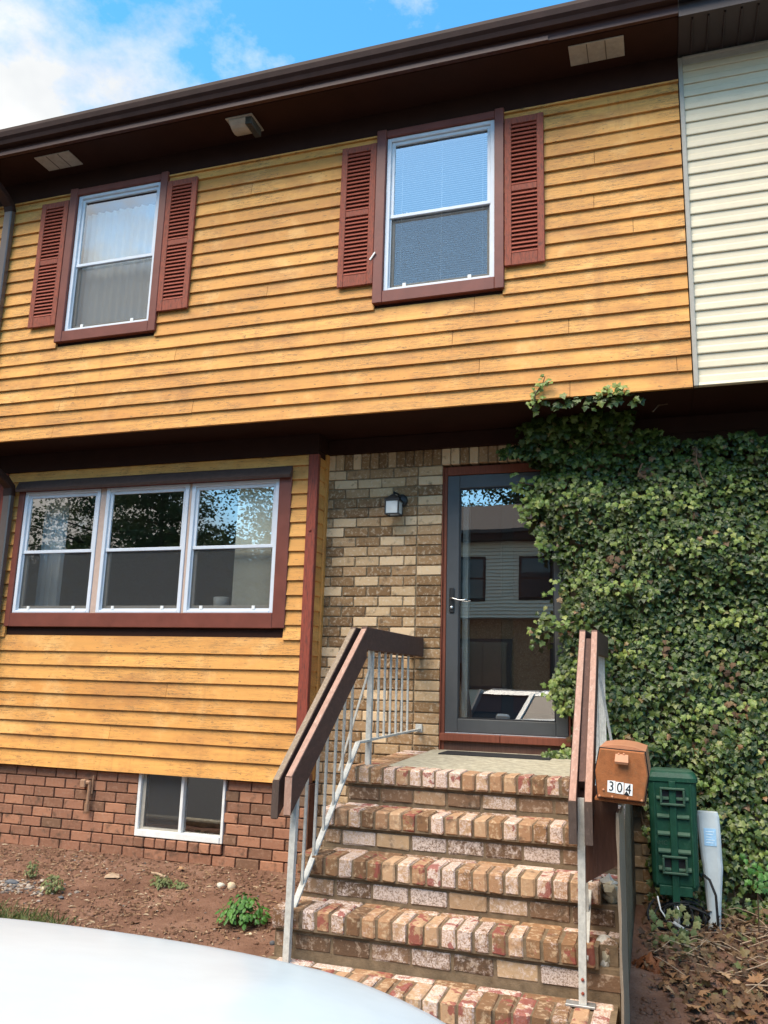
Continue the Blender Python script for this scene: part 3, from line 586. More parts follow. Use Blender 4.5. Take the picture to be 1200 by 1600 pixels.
# entry door behind the storm door
ed = obj('entry_door', MB().box(.03, .93, .175, .215, .05, 2.06), plain('dark_entry_door', (0.035, 0.026, 0.023), 0.5, vary=0.1), house)
obj('door_panel', MB().bbox(.15, .43, .165, .176, .25, .95, .004).bbox(.52, .80, .165, .176, .25, .95, .004).bbox(.15, .43, .165, .176, 1.1, 1.9, .004).bbox(.52, .80, .165, .176, 1.1, 1.9, .004), MAT['brown_trim'], ed)
obj('weather_strip', MB().box(.142, .185, .10, .165, .12, 1.93), MAT['white_frame'], ed)

# ------------------------------------------------------------------ the neighbour on the right
nb = thing('neighbouring_townhouse', 'cream vinyl sided neighbouring townhouse with dark ribbed soffit at the right edge', 'townhouse', (3.4, 0, -0.95))
nw = obj('vinyl_wall', MB().box(1.847, 5.6, YU + .012, YU + .09, 2.40, 4.88), MAT['vinyl'], nb)
for k in range(24):
    z0 = 2.415 + k * 0.1012; z1 = min(z0 + 0.1012, 4.836)
    if z1 <= z0 + .02: continue
    P = [(YU - .012, z0), (YU - .014, z0 + .006), (YU - .010, z0 + .042), (YU - .004, z0 + .055), (YU - .0015, z1 + .008), (YU + .006, z1 + .008), (YU + .006, z0)]
    obj('siding_panel', MB().prism(P, 'x', 1.868, 5.6), MAT['vinyl'], nw)
obj('corner_trim', MB().bbox(1.842, 1.872, YU - .026, YU + .02, 2.392, 4.852, .003), MAT['vinyl_trim'], nb)
obj('top_channel', MB().prism([(YU - .006, 4.800), (YU - .016, 4.838), (YU - .030, 4.842), (YU - .030, 4.852), (YU, 4.852)], 'x', 1.872, 5.6), MAT['vinyl_trim'], nb)
obj('bottom_trim', MB().prism([(YU - .010, 2.428), (YU - .024, 2.396), (YU - .020, 2.392), (YU + .012, 2.392)], 'x', 1.872, 5.6), MAT['vinyl'], nb)
nsm = plain('charcoal_brown_soffit', (0.040, 0.027, 0.026), 0.55, vary=0.1, scale=6)
ns = obj('ribbed_soffit', MB().box(1.844, 5.6, -1.0, YU - .03, 4.868, 4.90), nsm, nb)
for k in range(32):
    x = 1.93 + .102 * k
    if x < 5.5: obj('soffit_rib', MB().prism([(x - .008, 4.868), (x - .003, 4.852), (x + .003, 4.852), (x + .008, 4.868)], 'y', -0.985, YU - .03), nsm, ns)
obj('fascia', MB().box(1.844, 5.6, -1.03, -1.002, 4.855, 5.07), nsm, nb)
obj('gutter', gutter_profile(1.846, 5.6), MAT['ink'], nb)
obj('roof', MB().prism([(-1.06, 5.08), (-1.06, 5.10), (3.0, 6.75), (7.5, 5.1), (7.5, 5.0), (3.0, 6.6)], 'x', 1.844, 5.6), MAT['shingle'], nb)
obj('overhang_soffit', MB().box(1.84, 5.6, YU + .02, 0.30, 2.392, 2.43), MAT['brown'], nb)
obj('brick_wall', MB().box(3.402, 5.6, .012, .24, -1.3, 2.391), MAT['mortar_tan'], nb)
obj('house_shell', MB().box(1.92, 5.6, .26, 7.0, -1.2, 4.9), MAT['interior'], nb)

# ------------------------------------------------------------------ things in the windows
vb = thing('vertical_blind', 'cream vertical blind drawn to the right side of the bay window', 'blind', (-1.5, 0.02, 2.03))
for i in range(9):
    x = -1.68 + .045 * i
    obj('vane', MB().box(-.038, .038, -.0015, .0015, .97, 2.03).xf(Matrix.Translation((x, -.115, 0)) @ Matrix.Rotation(RAD(14 + random.uniform(-6, 6)), 4, 'Z')), MAT['curtain'], vb)
obj('headrail', MB().box(-3.8, -1.3, -.12, -.08, 2.0305, 2.07), MAT['curtain'], vb)
o = obj('window_curtain', MB().add([(x, .03 + .018 * sin(i * 1.9), z) for z in (.95, 2.03) for i, x in enumerate([-3.80 + .018 * q for q in range(15)])], [(i, i + 1, 16 + i, 15 + i) for i in range(14)]), MAT['white_cloth'], origin=(-3.7, 0.03, .95)); props(o, 'sheer white curtain hanging at the left side of the bay window', 'curtain')
o = obj('white_pot', MB().lathe([(.045, 0), (.062, .01), (.066, .12), (.060, .125), (.055, .11), (.05, .02)], (-1.86, -.04, .972), 16), MAT['white_frame'], smooth=True, origin=(-1.86, -.04, .972)); props(o, 'small white pot on the sill inside the bay window', 'pot')
mbk = thing('mini_blind', 'white horizontal mini blind lowered in the upper window nearest the cream neighbour', 'blind', (0.1, YU + .08, 4.60))
bl = MB().box(-.30, .51, -.0012, .0012, -.0105, .0105).xf(Matrix.Rotation(RAD(-58), 4, 'X')).mesh('slat')
for i in range(66): piece('slat', bl, MAT['blind'], mbk, (0, YU + .085, 4.585 - .0185 * i))
obj('headrail', MB().box(-.30, .51, YU + .07, YU + .10, 4.595, 4.625), MAT['blind'], mbk)
for xx in (-.22, .10, .42): obj('cord', MB().box(xx - .001, xx + .001, YU + .071, YU + .0725, 3.37, 4.6), MAT['white_frame'], mbk)
b = MB(); q = [(-3.22 + .0155 * i, YU + .10 + .012 * sin(i * 1.3) + .006 * sin(i * .47)) for i in range(54)]
b.add([(x, y, z) for z in (3.36, 4.52) for x, y in q], [(i, i + 1, 54 + i + 1, 54 + i) for i in range(53)])
o = obj('pleated_curtain', b, MAT['white_cloth'], smooth=True, origin=(-2.8, YU + .1, 3.36)); props(o, 'pleated white curtain behind the upper window beside the downspout', 'curtain')
# ------------------------------------------------------------------ brick steps
SY = [-1.273, -1.532, -1.788, -2.017, -2.268, -2.52]; SZ = [-0.052, -0.259, -0.467, -0.680, -0.911, -1.13]
SXL = [-.252, -.287, -.315, -.338, -.352]; SXR = 1.362
st = thing('brick_steps', 'worn brick front steps with white and red paint remnants and a concrete landing', 'steps', (0.5, -1.4, -1.12))
RW = 0.0795
for i in range(5):
    y, z, xl = SY[i], SZ[i], SXL[i]; hh = .094
    yb = 0.01 if i == 0 else SY[i - 1] + .03
    zlow = SZ[i + 1] if i < 4 else -1.25
    core = MB().box(xl + .012, SXR - .006 - i * .002, y + .032, yb, -1.25, z - .099).box(xl + .006, SXR - .012 - i * .002, y + .008, yb - .002, z - .098, z - .007)
    if i in (2, 3): core = MB().box(xl + .012, SXR - .006 - i * .002, y + .032, yb, -1.25, z - .099).box(xl + .006, 1.262, y + .008, yb - .002, z - .098, z - .007).box(1.262, SXR - .012 - i * .002, y + .075, yb, z - .098, z - .012)
    s = obj('step', core, MAT['mortar_step'], st)
    x = xl; xend = SXR - .01 if i not in (2, 3) else 1.262
    while x + RW * .6 < xend:
        wd = min(RW, xend - x) - .010
        brick('r', s, x + .005, y + random.uniform(-.003, .003), z - hh + random.uniform(-.002, .001), wd, .198, hh, MAT['brick_step'], .008, .0035); x += RW
    # stretcher course under the nosing
    x = xl + .015 - (0.1 if i % 2 else 0.0)
    while x < SXR - .05:
        a, b_ = max(x, xl + .015), min(x + .203, SXR); x += .203
        if b_ - a > .04: brick('q', s, a + .006, y + .026, z - hh - .022 - .076, b_ - a - .012, .09, .075, MAT['brick_riser'], .006, .003)
    # bricks laid flat behind the nosing
    if i > 0:
        x = xl + .06 * (i % 3)
        while x < SXR - .05:
            a, b_ = x, min(x + .203, SXR - .01); x += .203
            if b_ - a > .04: brick('b', s, a + .005, y + .205, z - .063, b_ - a - .010, .060, .062, MAT['brick_step'], .006, .003)
    if i in (2, 3):      # broken nosing end patched with lumps of mortar
        for q in range(8):
            bm = bmesh.new(); bmesh.ops.create_icosphere(bm, subdivisions=2, radius=random.uniform(.030, .050))
            c = Vector((random.uniform(1.28, 1.312), y + random.uniform(.085, .15), z - random.uniform(.02, .10)))
            for v in bm.verts: v.co *= 1 + .45 * mn.noise(v.co * 30 + c * 9) + .25 * mn.noise(v.co * 80 + c * 5)
            bm.transform(Matrix.Translation(c - worldloc(s))); me = bpy.data.meshes.new('mortar_lump'); bm.to_mesh(me); bm.free()
            link('mortar_lump', me, MAT[('mortar_grey', 'concrete', 'brick_riser', 'concrete')[q % 4]], s)
# landing: edging bricks on the left, concrete elsewhere
ls = obj('landing_slab', MB().add([(-.045, SY[0] + .2, -.056), (SXR - .01, SY[0] + .2, -.056), (SXR - .01, .028, -.026), (-.045, .028, -.026), (-.045, SY[0] + .2, -.3), (SXR - .01, SY[0] + .2, -.3), (SXR - .01, .028, -.3), (-.045, .028, -.3)],
         [(0, 1, 2, 3), (4, 7, 6, 5), (0, 4, 5, 1), (1, 5, 6, 2), (2, 6, 7, 3), (3, 7, 4, 0)]), MAT['concrete'], st)
y = SY[0] + .205
while y < -.08:
    b = MB().bbox(0, .195, 0, RW - .010, 0, .094, .007)
    key = ('edge',)
    if key not in BM: BM[key] = [b.mesh('brick')]
    piece('brick', BM[key][0], MAT['brick_step'], ls, (-.246, y, -.150 + .018 * (y + 1.07))); y += RW
obj('landing_core', MB().box(-.238, -.05, SY[0] + .2, .005, -1.2, -.066), MAT['mortar_step'], st)
for k in range(-13, -1):
    z = k * CO - .075; yy = -2.0 + (0.1 if k % 2 else 0)
# ------------------------------------------------------------------ mat
o = obj('door_mat', MB().bbox(.07, .84, -.30, -.03, -.042, -.026, .004), MAT['rubber'], origin=(.45, -.16, -.04)); props(o, 'thin black rubber mat lying in front of the storm door', 'door mat')
# ------------------------------------------------------------------ railings
def railboard(name, parent, p0, p1, th, hv, m, out, endm=None, cut=0.0):
    "board with vertical ends; p0 low, p1 high points of the top edge; out = sideways unit vector of thickness"
    p0 = Vector(p0); p1 = Vector(p1); o_ = Vector(out) * th; dz = Vector((0, 0, -hv)); d = (p1 - p0)
    c0 = .10 * hv
    b = MB().add([p0, p1, p1 + dz, p0 + dz, p0 + o_, p1 + o_, p1 + dz + o_, p0 + dz + o_], [(0, 1, 2, 3), (7, 6, 5, 4), (0, 4, 5, 1), (2, 6, 7, 3), (1, 5, 6, 2), (0, 3, 7, 4)])
    o = obj(name, b, m, parent)
    bv = o.modifiers.new('bevel', 'BEVEL'); bv.width = .004; bv.segments = 2
    # worn strip on the top edge; topface paints its lit tone
    a = (p1 - p0).normalized(); e = Vector((0, 0, .0012))
    return o
def topface(parent, p0, p1, th, out, m):  # lighter top strip, its colour standing in for light from above
    p0 = Vector(p0); p1 = Vector(p1); a = (p1 - p0); L_ = a.length; a.normalize(); o_ = Vector(out); up = o_.cross(a); up = up if up.z > 0 else -up
    n = 14; vv = []; F = []
    for i in range(n + 1):
        q = p0 + (p1 - p0) * (i / n)
        for k, t in enumerate((.0035, th - .0035)):
            for hgt in (.0022, -.006): vv.append(q + o_ * (t + random.uniform(-.0006, .0006)) + up * hgt)
    for i in range(n):
        A = 4 * i; B = A + 4
        F += [(A, B, B + 2, A + 2), (A, A + 1, B + 1, B), (A + 2, B + 2, B + 3, A + 3)]
    F += [(0, 2, 3, 1), (4 * n, 4 * n + 1, 4 * n + 3, 4 * n + 2)]
    return obj('rail_top', MB().add(vv, F), m, parent)
def lerp(a, b, t): return tuple(a[i] + (b[i] - a[i]) * t for i in range(3))
lr = thing('handrail', 'left handrail of paired brown boards on silver iron balusters, bending level beside the brick wall', 'handrail', (-.23, -1.6, -.92), 'handrails of the brick steps')
OUT = (-1, .12, 0); OUT = tuple(Vector(OUT).normalized())
r0, r1 = (-.207, -2.134, -.035), (-.137, -1.263, .775)
l0, l1 = (-.284, -2.118, -.058), (-.212, -1.262, .773)
hv = .19
for n_, (a, b_) in enumerate(((r0, r1), (l0, l1))):
    o = railboard('rail_board', lr, a, b_, .040, hv, MAT['rail'], OUT); topface(lr, a, b_, .040, OUT, MAT['rail_worn_lit'] if n_ == 0 else MAT['grey_wood'])
    obj('board_end', MB().add([Vector(a) + Vector((0, -.0025, -.004)), Vector(a) + Vector(OUT) * .040 + Vector((0, -.0025, -.004)), Vector(a) + Vector(OUT) * .040 + Vector((0, -.0025, -hv + .006)), Vector(a) + Vector((0, -.0025, -hv + .006)),
                              Vector(a) + Vector((0, .01, -.004)), Vector(a) + Vector(OUT) * .040 + Vector((0, .01, -.004)), Vector(a) + Vector(OUT) * .040 + Vector((0, .01, -hv + .006)), Vector(a) + Vector((0, .01, -hv + .006))],
                             [(0, 1, 2, 3), (0, 4, 5, 1), (1, 5, 6, 2), (2, 6, 7, 3), (3, 7, 4, 0)]), MAT['rail_worn_lit'] if n_ == 0 else MAT['rail_end'], lr)
railboard('level_board', lr, (-.1365, -1.275, .775), (-.128, -.012, .782), .040, .138, MAT['rail'], (-1, 0, 0))
railboard('level_board', lr, (-.2115, -1.270, .773), (-.205, -.012, .778), .040, .138, MAT['rail'], (-1, 0, 0))
def bar(parent, a, b_, w=.013, d=None, name='baluster'):
    return obj(name, MB().beam(a, b_, w, d or w, (0, 1, 0) if abs(b_[2] - a[2]) > .3 * abs(b_[1] - a[1]) else (0, 0, 1)), MAT['iron'], parent)
def rail_z(y, a=r0, b_=r1): return a[2] + (b_[2] - a[2]) * (y - a[1]) / (b_[1] - a[1])
bar(lr, (-.222, -2.062, -.912), (-.222, -2.045, -.06), .032, .032, 'post')
bar(lr, (-.171, -1.085, -.060), (-.171, -1.085, .66), .032, .032, 'post')
B0, B1 = (-.238, -2.03, -.735), (-.188, -1.235, .083)
obj('lower_rail', MB().beam(B0, B1, .030, .012).beam(B1, (-.150, -.985, .098), .030, .012).beam((-.150, -.985, .098), (-.153, -.012, .112), .030, .012), MAT['iron'], lr)
for t in (.17, .32, .455, .60, .73, .86):
    p = lerp(B0, B1, t); bar(lr, p, (p[0] + .004, p[1], rail_z(p[1]) - .10))
for y in (-.965, -.84, -.715, -.585, -.45, -.31): bar(lr, (-.155, y, .105), (-.158, y, .66))
bar(lr, (-.178, -1.10, .52), (-.345, -1.13, -.10), .012, .012, 'brace')
obj('wall_bracket', MB().bbox(-.180, -.128, -.016, -.002, .090, .150, .002), MAT['iron'], lr)
rr = thing('handrail', 'right handrail of paired worn brown boards with lit pink painted on top beside the mailbox, its balusters hidden by ivy', 'handrail', (1.18, -1.6, -.92), 'handrails of the brick steps')
hr = .185
a0, a1 = (1.192, -2.15, -.055), (1.166, -1.16, .772); b0, b1 = (1.262, -2.15, -.055), (1.233, -1.16, .772)
for n_, (a, b_) in enumerate(((a0, a1), (b0, b1))):
    railboard('rail_board', rr, a, b_, .037, hr, MAT['rail'], (-1, 0, 0)); topface(rr, a, b_, .037, (-1, 0, 0), MAT['rail_worn_lit'])
    obj('board_end', MB().bbox(a[0] - .0365, a[0] - .0005, a[1] - .0025, a[1] + .008, a[2] - hr + .002, a[2] - .002, .001), MAT['rail_end'], rr)
    railboard('level_board', rr, (b_[0], -1.172, .772), (b_[0], -.20, .79), .037, .138, MAT['rail'], (-1, 0, 0))
obj('filler_board', MB().beam((1.208, -2.02, .005), (1.181, -1.18, .708), .030, .04), MAT['rail'], rr)
bar(rr, (1.198, -2.08, -.905), (1.205, -2.06, -.05), .033, .033, 'post'); bar(rr, (1.205, -1.10, -.055), (1.205, -1.10, .66), .033, .033, 'post')
obj('post_foot', MB().bbox(1.125, 1.252, -2.11, -2.055, -.9105, -.900, .002), MAT['galv'], rr)
for zz in (-.80, -.855): obj('bolt', MB().lathe([(0, 0), (.007, 0), (.007, .004), (.003, .006)], (0, 0, 0), 8).xf(Matrix.Translation((1.2, -2.0965, zz)) @ Matrix.Rotation(pi / 2, 4, 'X')), MAT['post_red'], rr)
C0, C1 = (1.205, -2.03, -.74), (1.205, -1.2, .06)
obj('lower_rail', MB().beam(C0, C1, .03, .012).beam(C1, (1.205, -.1, .09), .03, .012), MAT['iron'], rr)
for t in (.2, .36, .52, .68, .84):
    p = lerp(C0, C1, t); bar(rr, p, (p[0], p[1], rail_z(p[1], a0, a1) - .12))
for y in (-.9, -.75, -.6, -.45, -.3): bar(rr, (1.205, y, .085), (1.205, y, .66))
bar(rr, (1.232, -1.10, .53), (1.325, -1.06, -.10), .014, .014, 'brace')
# side board and panel under the mailbox
o = thing('side_board', 'brown panel and weathered upright board under the mailbox, right of the steps', 'board', (1.37, -1.95, -1.12))
obj('upright_board', MB().add([(1.366 + .002 * sin(i * 2.1), -2.235, -1.16 + .09 * i) for i in range(13)] + [(1.377 + .002 * sin(i * 1.7 + 1), -2.235, -1.16 + .09 * i) for i in range(13)] + [(1.366 + .002 * sin(i * 2.1), -2.10, -1.16 + .09 * i) for i in range(13)] + [(1.378, -2.10, -1.16 + .09 * i) for i in range(13)],
     [(i, 13 + i, 14 + i, 1 + i) for i in range(12)] + [(13 + i, 39 + i, 40 + i, 14 + i) for i in range(12)] + [(i, 1 + i, 27 + i, 26 + i) for i in range(12)] + [(26 + i, 27 + i, 40 + i, 39 + i) for i in range(12)] + [(12, 25, 51, 38), (0, 26, 39, 13)]), MAT['grey_wood'], o)
obj('side_panel', MB().box(1.3665, 1.3775, -2.0985, -1.75, -1.22, -.105), MAT['grey_wood'], o)
obj('front_panel', MB().prism([(1.176, -.452), (1.363, -.334), (1.363, .0), (1.176, .0)], 'y', -1.985, -1.968), MAT['ply'], o)
# ------------------------------------------------------------------ mailbox
mb_loc = Vector((1.392, -2.30, -.02))
mbx = thing('mailbox', 'faded orange brown plastic mailbox numbered 304 hung beside the right handrail', 'mailbox', mb_loc); mbx.rotation_euler = (0, RAD(3.0), 0)
def mobj(name, mb, m, parent=None, smooth=False):
    "mailbox part, given in the mailbox's own coordinates"
    return link(name, mb.mesh(name, (0, 0, 0), smooth), m, parent or mbx)
prof = [(-.098, .0), (-.112, .112), (-.096, .210), (-.05, .221), (.0, .225), (.05, .221), (.096, .210), (.112, .112), (.098, .0)]
mobj('shell', MB().prism(prof, 'y', .012, .46), MAT['mailbox_lid'])
def lidp(s): return [(x * s, .115 + (z - .115) * s) for x, z in [(-.096, .002), (-.110, .110), (-.094, .207), (.094, .207), (.110, .110), (.096, .002)]]
P = lidp(.985); Q = lidp(.94); lid = MB()
lid.add([(x, .0115, z) for x, z in P] + [(x, -.006, z) for x, z in P] + [(x, -.013, z) for x, z in Q], [tuple(range(6))] + [(i, (i + 1) % 6, 6 + (i + 1) % 6, 6 + i) for i in range(6)] + [(6 + i, 6 + (i + 1) % 6, 12 + (i + 1) % 6, 12 + i) for i in range(6)] + [(12, 13, 16, 17), (13, 14, 15, 16)])
door = mobj('door', lid, MAT['mailbox'])
mobj('door_rim', MB().prism([(x * 1.03, .112 + (z - .112) * 1.03) for x, z in lidp(1.0)], 'y', .010, .0135), MAT['ink'])
mobj('tab', MB().add([(-.026, -.014, .190), (.026, -.014, .190), (.028, -.040, .160), (-.028, -.040, .160), (-.026, -.036, .150), (.026, -.036, .150), (-.024, -.014, .172), (.024, -.014, .172)], [(0, 1, 2, 3), (3, 2, 5, 4), (4, 5, 7, 6), (0, 3, 4, 6), (1, 7, 5, 2), (0, 6, 7, 1)]), MAT['mailbox_lid'], door)
for px, pz in ((-.013, .190), (.008, .191), (-.088, .010), (-.035, .012), (.028, .012), (.085, .010), (-.072, .036)):
    mobj('rivet', MB().lathe([(.0055, 0), (.005, .003), (.002, .005)], (0, 0, 0), 8).xf(Matrix.Translation((px, -.0125, pz)) @ Matrix.Rotation(pi / 2, 4, 'X')), MAT['mailbox_lid'], door)
def text(s, size, m, parent, loc, rot, name, ext=.0006, align='CENTER', shear=0):
    cu = bpy.data.curves.new(name, 'FONT'); cu.body = s; cu.size = size; cu.extrude = ext; cu.align_x = align; cu.align_y = 'CENTER'; cu.shear = shear
    t = bpy.data.objects.new('tmp', cu); COL.objects.link(t); bpy.context.view_layer.update(); dg = bpy.context.evaluated_depsgraph_get()
    me = bpy.data.meshes.new_from_object(t.evaluated_get(dg)); bpy.data.objects.remove(t)
    me.name = name; me.materials.clear(); o = link(name, me, m, parent); o.location = loc; o.rotation_euler = rot; return o
text('U.S. MAIL', .028, MAT['mailbox'], door, (0, -.0125, .112), (pi / 2, 0, 0), 'raised_lettering', .0012)
for i, ch in enumerate('304'):
    x = -.040 + .034 * i + (.002 if i == 2 else 0)
    stk = mobj('number_sticker', MB().add([(x - .016, -.0138 - .0003 * i, .030 - .002 * i), (x + .0165, -.0138 - .0003 * i, .029 - .002 * i), (x + .0165, -.0138 - .0003 * i, .078 - .003 * i), (x - .016, -.0138 - .0003 * i, .077 - .002 * i), (x - .016, -.0125, .030 - .002 * i), (x + .0165, -.0125, .029 - .002 * i), (x + .0165, -.0125, .078 - .003 * i), (x - .016, -.0125, .077 - .002 * i)], [(0, 1, 2, 3), (0, 4, 5, 1), (1, 5, 6, 2), (2, 6, 7, 3), (3, 7, 4, 0)]), MAT['sticker'], door)
    t = text(ch, .056, MAT['ink'], door, (x, -.0145 - .0004 * i, .053 - .002 * i), (pi / 2, RAD(1.5), 0), 'digit', .0005); t.scale = (.86, 1, 1)
mobj('black_scrap', MB().add([(.012, -.0150, .026), (.036, -.0150, .024), (.022, -.0150, .042), (.012, -.0138, .026), (.036, -.0138, .024), (.022, -.0138, .042)], [(0, 1, 2), (0, 3, 4, 1), (1, 4, 5, 2), (2, 5, 3, 0)]), MAT['ink'], door)
mobj('mount_plate', MB().bbox(-.11, .10, .03, .42, -.016, -.001, .003), MAT['mailbox'])
# ------------------------------------------------------------------ lantern
lt = thing('wall_lantern', 'small black wall lantern with clear glass panes on the brick wall left of the door', 'lantern', (-.362, 0, 1.80))
lx, ly = -.366, -.10
obj('back_plate', MB().lathe([(.0, 0), (.052, 0), (.055, .008), (.045, .02), (.02, .028), (0, .03)], (0, 0, 0), 20).xf(Matrix.Translation((-.335, -.002, 1.855)) @ Matrix.Rotation(pi / 2, 4, 'X')), MAT['black'], lt, smooth=True)
obj('arm', MB().tube([(-.335, -.02, 1.86), (-.345, -.06, 1.90), (lx, ly, 1.905), (lx, ly, 1.885)], .008, 8), MAT['black'], lt, smooth=True)
hw = .052
obj('roof', MB().add([(lx - hw - .008, ly - hw - .008, 1.842), (lx + hw + .008, ly - hw - .008, 1.842), (lx + hw + .008, ly + hw + .008, 1.842), (lx - hw - .008, ly + hw + .008, 1.842), (lx - .014, ly - .014, 1.888), (lx + .014, ly - .014, 1.888), (lx + .014, ly + .014, 1.888), (lx - .014, ly + .014, 1.888), (lx - hw - .008, ly - hw - .008, 1.835), (lx + hw + .008, ly - hw - .008, 1.835), (lx + hw + .008, ly + hw + .008, 1.835), (lx - hw - .008, ly + hw + .008, 1.835)],
   [(0, 1, 5, 4), (1, 2, 6, 5), (2, 3, 7, 6), (3, 0, 4, 7), (4, 5, 6, 7), (8, 9, 1, 0), (9, 10, 2, 1), (10, 11, 3, 2), (11, 8, 0, 3), (11, 10, 9, 8)]), MAT['black'], lt)
obj('finial', MB().lathe([(0.004, 0), (.012, .006), (.004, .014), (.008, .022), (.001, .03)], (lx, ly, 1.886), 10), MAT['black'], lt)
fb = MB()
for i in (-1, 1):
    for j in (-1, 1): fb.box(lx + i * hw - .005, lx + i * hw + .005, ly + j * hw - .005, ly + j * hw + .005, 1.722, 1.836)
for z in (1.722, 1.828): fb.box(lx - hw, lx + hw, ly - hw - .006, ly - hw + .004, z, z + .009).box(lx - hw, lx + hw, ly + hw - .004, ly + hw + .006, z, z + .009).box(lx - hw - .006, lx - hw + .004, ly - hw, ly + hw, z, z + .009).box(lx + hw - .004, lx + hw + .006, ly - hw, ly + hw, z, z + .009)
obj('cage', fb, MAT['black'], lt)
for (i, j) in ((0, -1), (0, 1), (-1, 0), (1, 0)):
    obj('pane', MB().box(lx + i * hw - (.002 if i else hw - .005), lx + i * hw + (.002 if i else hw - .005), ly + j * hw - (.002 if j else hw - .005), ly + j * hw + (.002 if j else hw - .005), 1.731, 1.828), MAT['lamp_glass'], lt)
obj('bulb', MB().lathe([(.012, .10), (.014, .085), (.026, .06), (.029, .04), (.022, .018), (.006, .008)], (lx, ly, 1.728), 14), MAT['white_cloth'], lt, smooth=True)
obj('socket', MB().lathe([(.014, .0), (.014, .03)], (lx, ly, 1.808), 12), MAT['black'], lt)
# ------------------------------------------------------------------ pipe on the foundation
pp = thing('wall_pipe', 'rusty tan painted pipe and tap fitting on the red foundation bricks', 'pipe', (-2.86, YF, -.62))
obj('down_tube', MB().tube([(-2.855, YF - .035, -.40), (-2.855, YF - .035, -.47), (-2.858, YF - .038, -.62)], .014, 8).tube([(-2.858, YF - .036, -.575), (-2.858, YF - .036, -.635)], .021, 8), MAT['pipe_tan'], pp, smooth=False)
obj('spout', MB().bbox(-2.935, -2.885, YF - .06, YF - .004, -.455, -.392, .006).tube([(-2.90, YF - .035, -.415), (-2.85, YF - .035, -.415)], .018, 8), MAT['pipe_tan'], pp)
obj('stub', MB().tube([(-2.835, YF - .02, -.36), (-2.838, YF - .02, -.50)], .008, 6), MAT['pipe_tan'], pp)

# ------------------------------------------------------------------ green cable pedestal
gp = thing('cable_pedestal', 'tall green plastic cable pedestal with ribs and two handle frames in front of the ivy', 'pedestal', (1.60, -.5, -.95))
gx0, gx1, gy0, gy1, g0, g1 = 1.462, 1.752, -.56, -.36, -.715, -.030
cxm = (gx0 + gx1) / 2
def rprof(x0, x1, y0, y1, r, n=4):
    P = []
    for (cx, cy, a0) in ((x1 - r, y0 + r, -90), (x1 - r, y1 - r, 0), (x0 + r, y1 - r, 90), (x0 + r, y0 + r, 180)):
        for i in range(n + 1): a = RAD(a0 + 90 * i / n); P.append((cx + r * cos(a), cy + r * sin(a)))
    return P
def loft(rings, caps=True):
    n = len(rings[0]); b = MB(); vv = [p for r in rings for p in r]; F = []
    for i in range(len(rings) - 1):
        for k in range(n): F.append((i * n + k, i * n + (k + 1) % n, (i + 1) * n + (k + 1) % n, (i + 1) * n + k))
    if caps: F += [tuple(reversed(range(n))), tuple(range((len(rings) - 1) * n, len(rings) * n))]
    return b.add(vv, F)
def grow(d, z, r=.035): return [(x, y, z) for x, y in rprof(gx0 + d, gx1 - d, gy0 + d, gy1 - d, r)]
obj('housing', loft([grow(.020, g0), grow(.012, g0 + .03), grow(.008, -.3), grow(.004, -.105)]), MAT['green'], gp)
obj('cap', loft([grow(.004, -.1045), grow(-.004, -.098), grow(-.004, -.075), grow(.012, -.048), grow(.022, -.040)]), MAT['green'], gp)
obj('cap_top', loft([grow(.0225, -.0395, .03), grow(.04, -.030, .03)]), MAT['green_rib'], gp)
fy = gy0 + .008
obj('centre_strip', MB().bbox(cxm - .020, cxm + .020, fy - .014, fy + .01, g0 - .075, -.095, .003), MAT['green'], gp)
for zz in (-.20, -.305, -.405, -.505, -.605):
    for s_ in (-1, 1):
        a = cxm + s_ * .022; b_ = cxm + s_ * .092; x0, x1 = min(a, b_), max(a, b_)
        obj('rib', MB().prism([(fy + .004, zz + .020), (fy - .016, zz + .004), (fy - .016, zz - .004), (fy + .004, zz - .008)], 'x', x0, x1), MAT['green_rib'], gp)
for s_ in (-1, 1):
    x = cxm + s_ * .105; obj('edge_ridge', MB().bbox(x - .006, x + .006, fy - .008, fy + .01, g0 + .02, -.11, .002), MAT['green'], gp)
    x = cxm + s_ * .055; obj('skirt_tab', MB().bbox(x - .038, x + .038, fy - .004, fy + .03, g0 - .035, g0 + .02, .003), MAT['green'], gp)
for zz in (-.185, -.575):
    hx, hz, tk = .072, .052, .013
    h = obj('handle_frame', MB().bbox(cxm - hx, cxm + hx, fy - .030, fy - .016, zz + hz - tk, zz + hz, .003).bbox(cxm - hx, cxm + hx, fy - .030, fy - .016, zz - hz, zz - hz + tk, .003).bbox(cxm - hx, cxm - hx + tk, fy - .030, fy - .016, zz - hz + tk, zz + hz - tk, .003).bbox(cxm + hx - tk, cxm + hx, fy - .030, fy - .016, zz - hz + tk, zz + hz - tk, .003).box(cxm - hx, cxm + hx, fy - .016, fy + .01, zz + hz - tk, zz + hz).box(cxm - hx, cxm + hx, fy - .016, fy + .01, zz - hz, zz - hz + tk), MAT['green_rib'], gp)
    for xa, xb in ((cxm - hx + tk, cxm - .021), (cxm + .021, cxm + hx - tk)): obj('handle_recess_shade', MB().box(xa, xb, fy - .004, fy + .012, zz - hz + tk, zz + hz - tk), MAT['ink'], gp)  # black fill stands in for shade inside the handle frame
pm = obj('post', MB().bbox(cxm - .016, cxm + .016, fy - .004, fy + .004, -1.0, g0, .001), MAT['galv'], gp)
for k in range(6): obj('hole', MB().lathe([(0, 0), (.006, 0)], (0, 0, 0), 8).xf(Matrix.Translation((cxm, fy - .0046, -.76 - .034 * k)) @ Matrix.Rotation(pi / 2, 4, 'X')), MAT['ink'], pm)
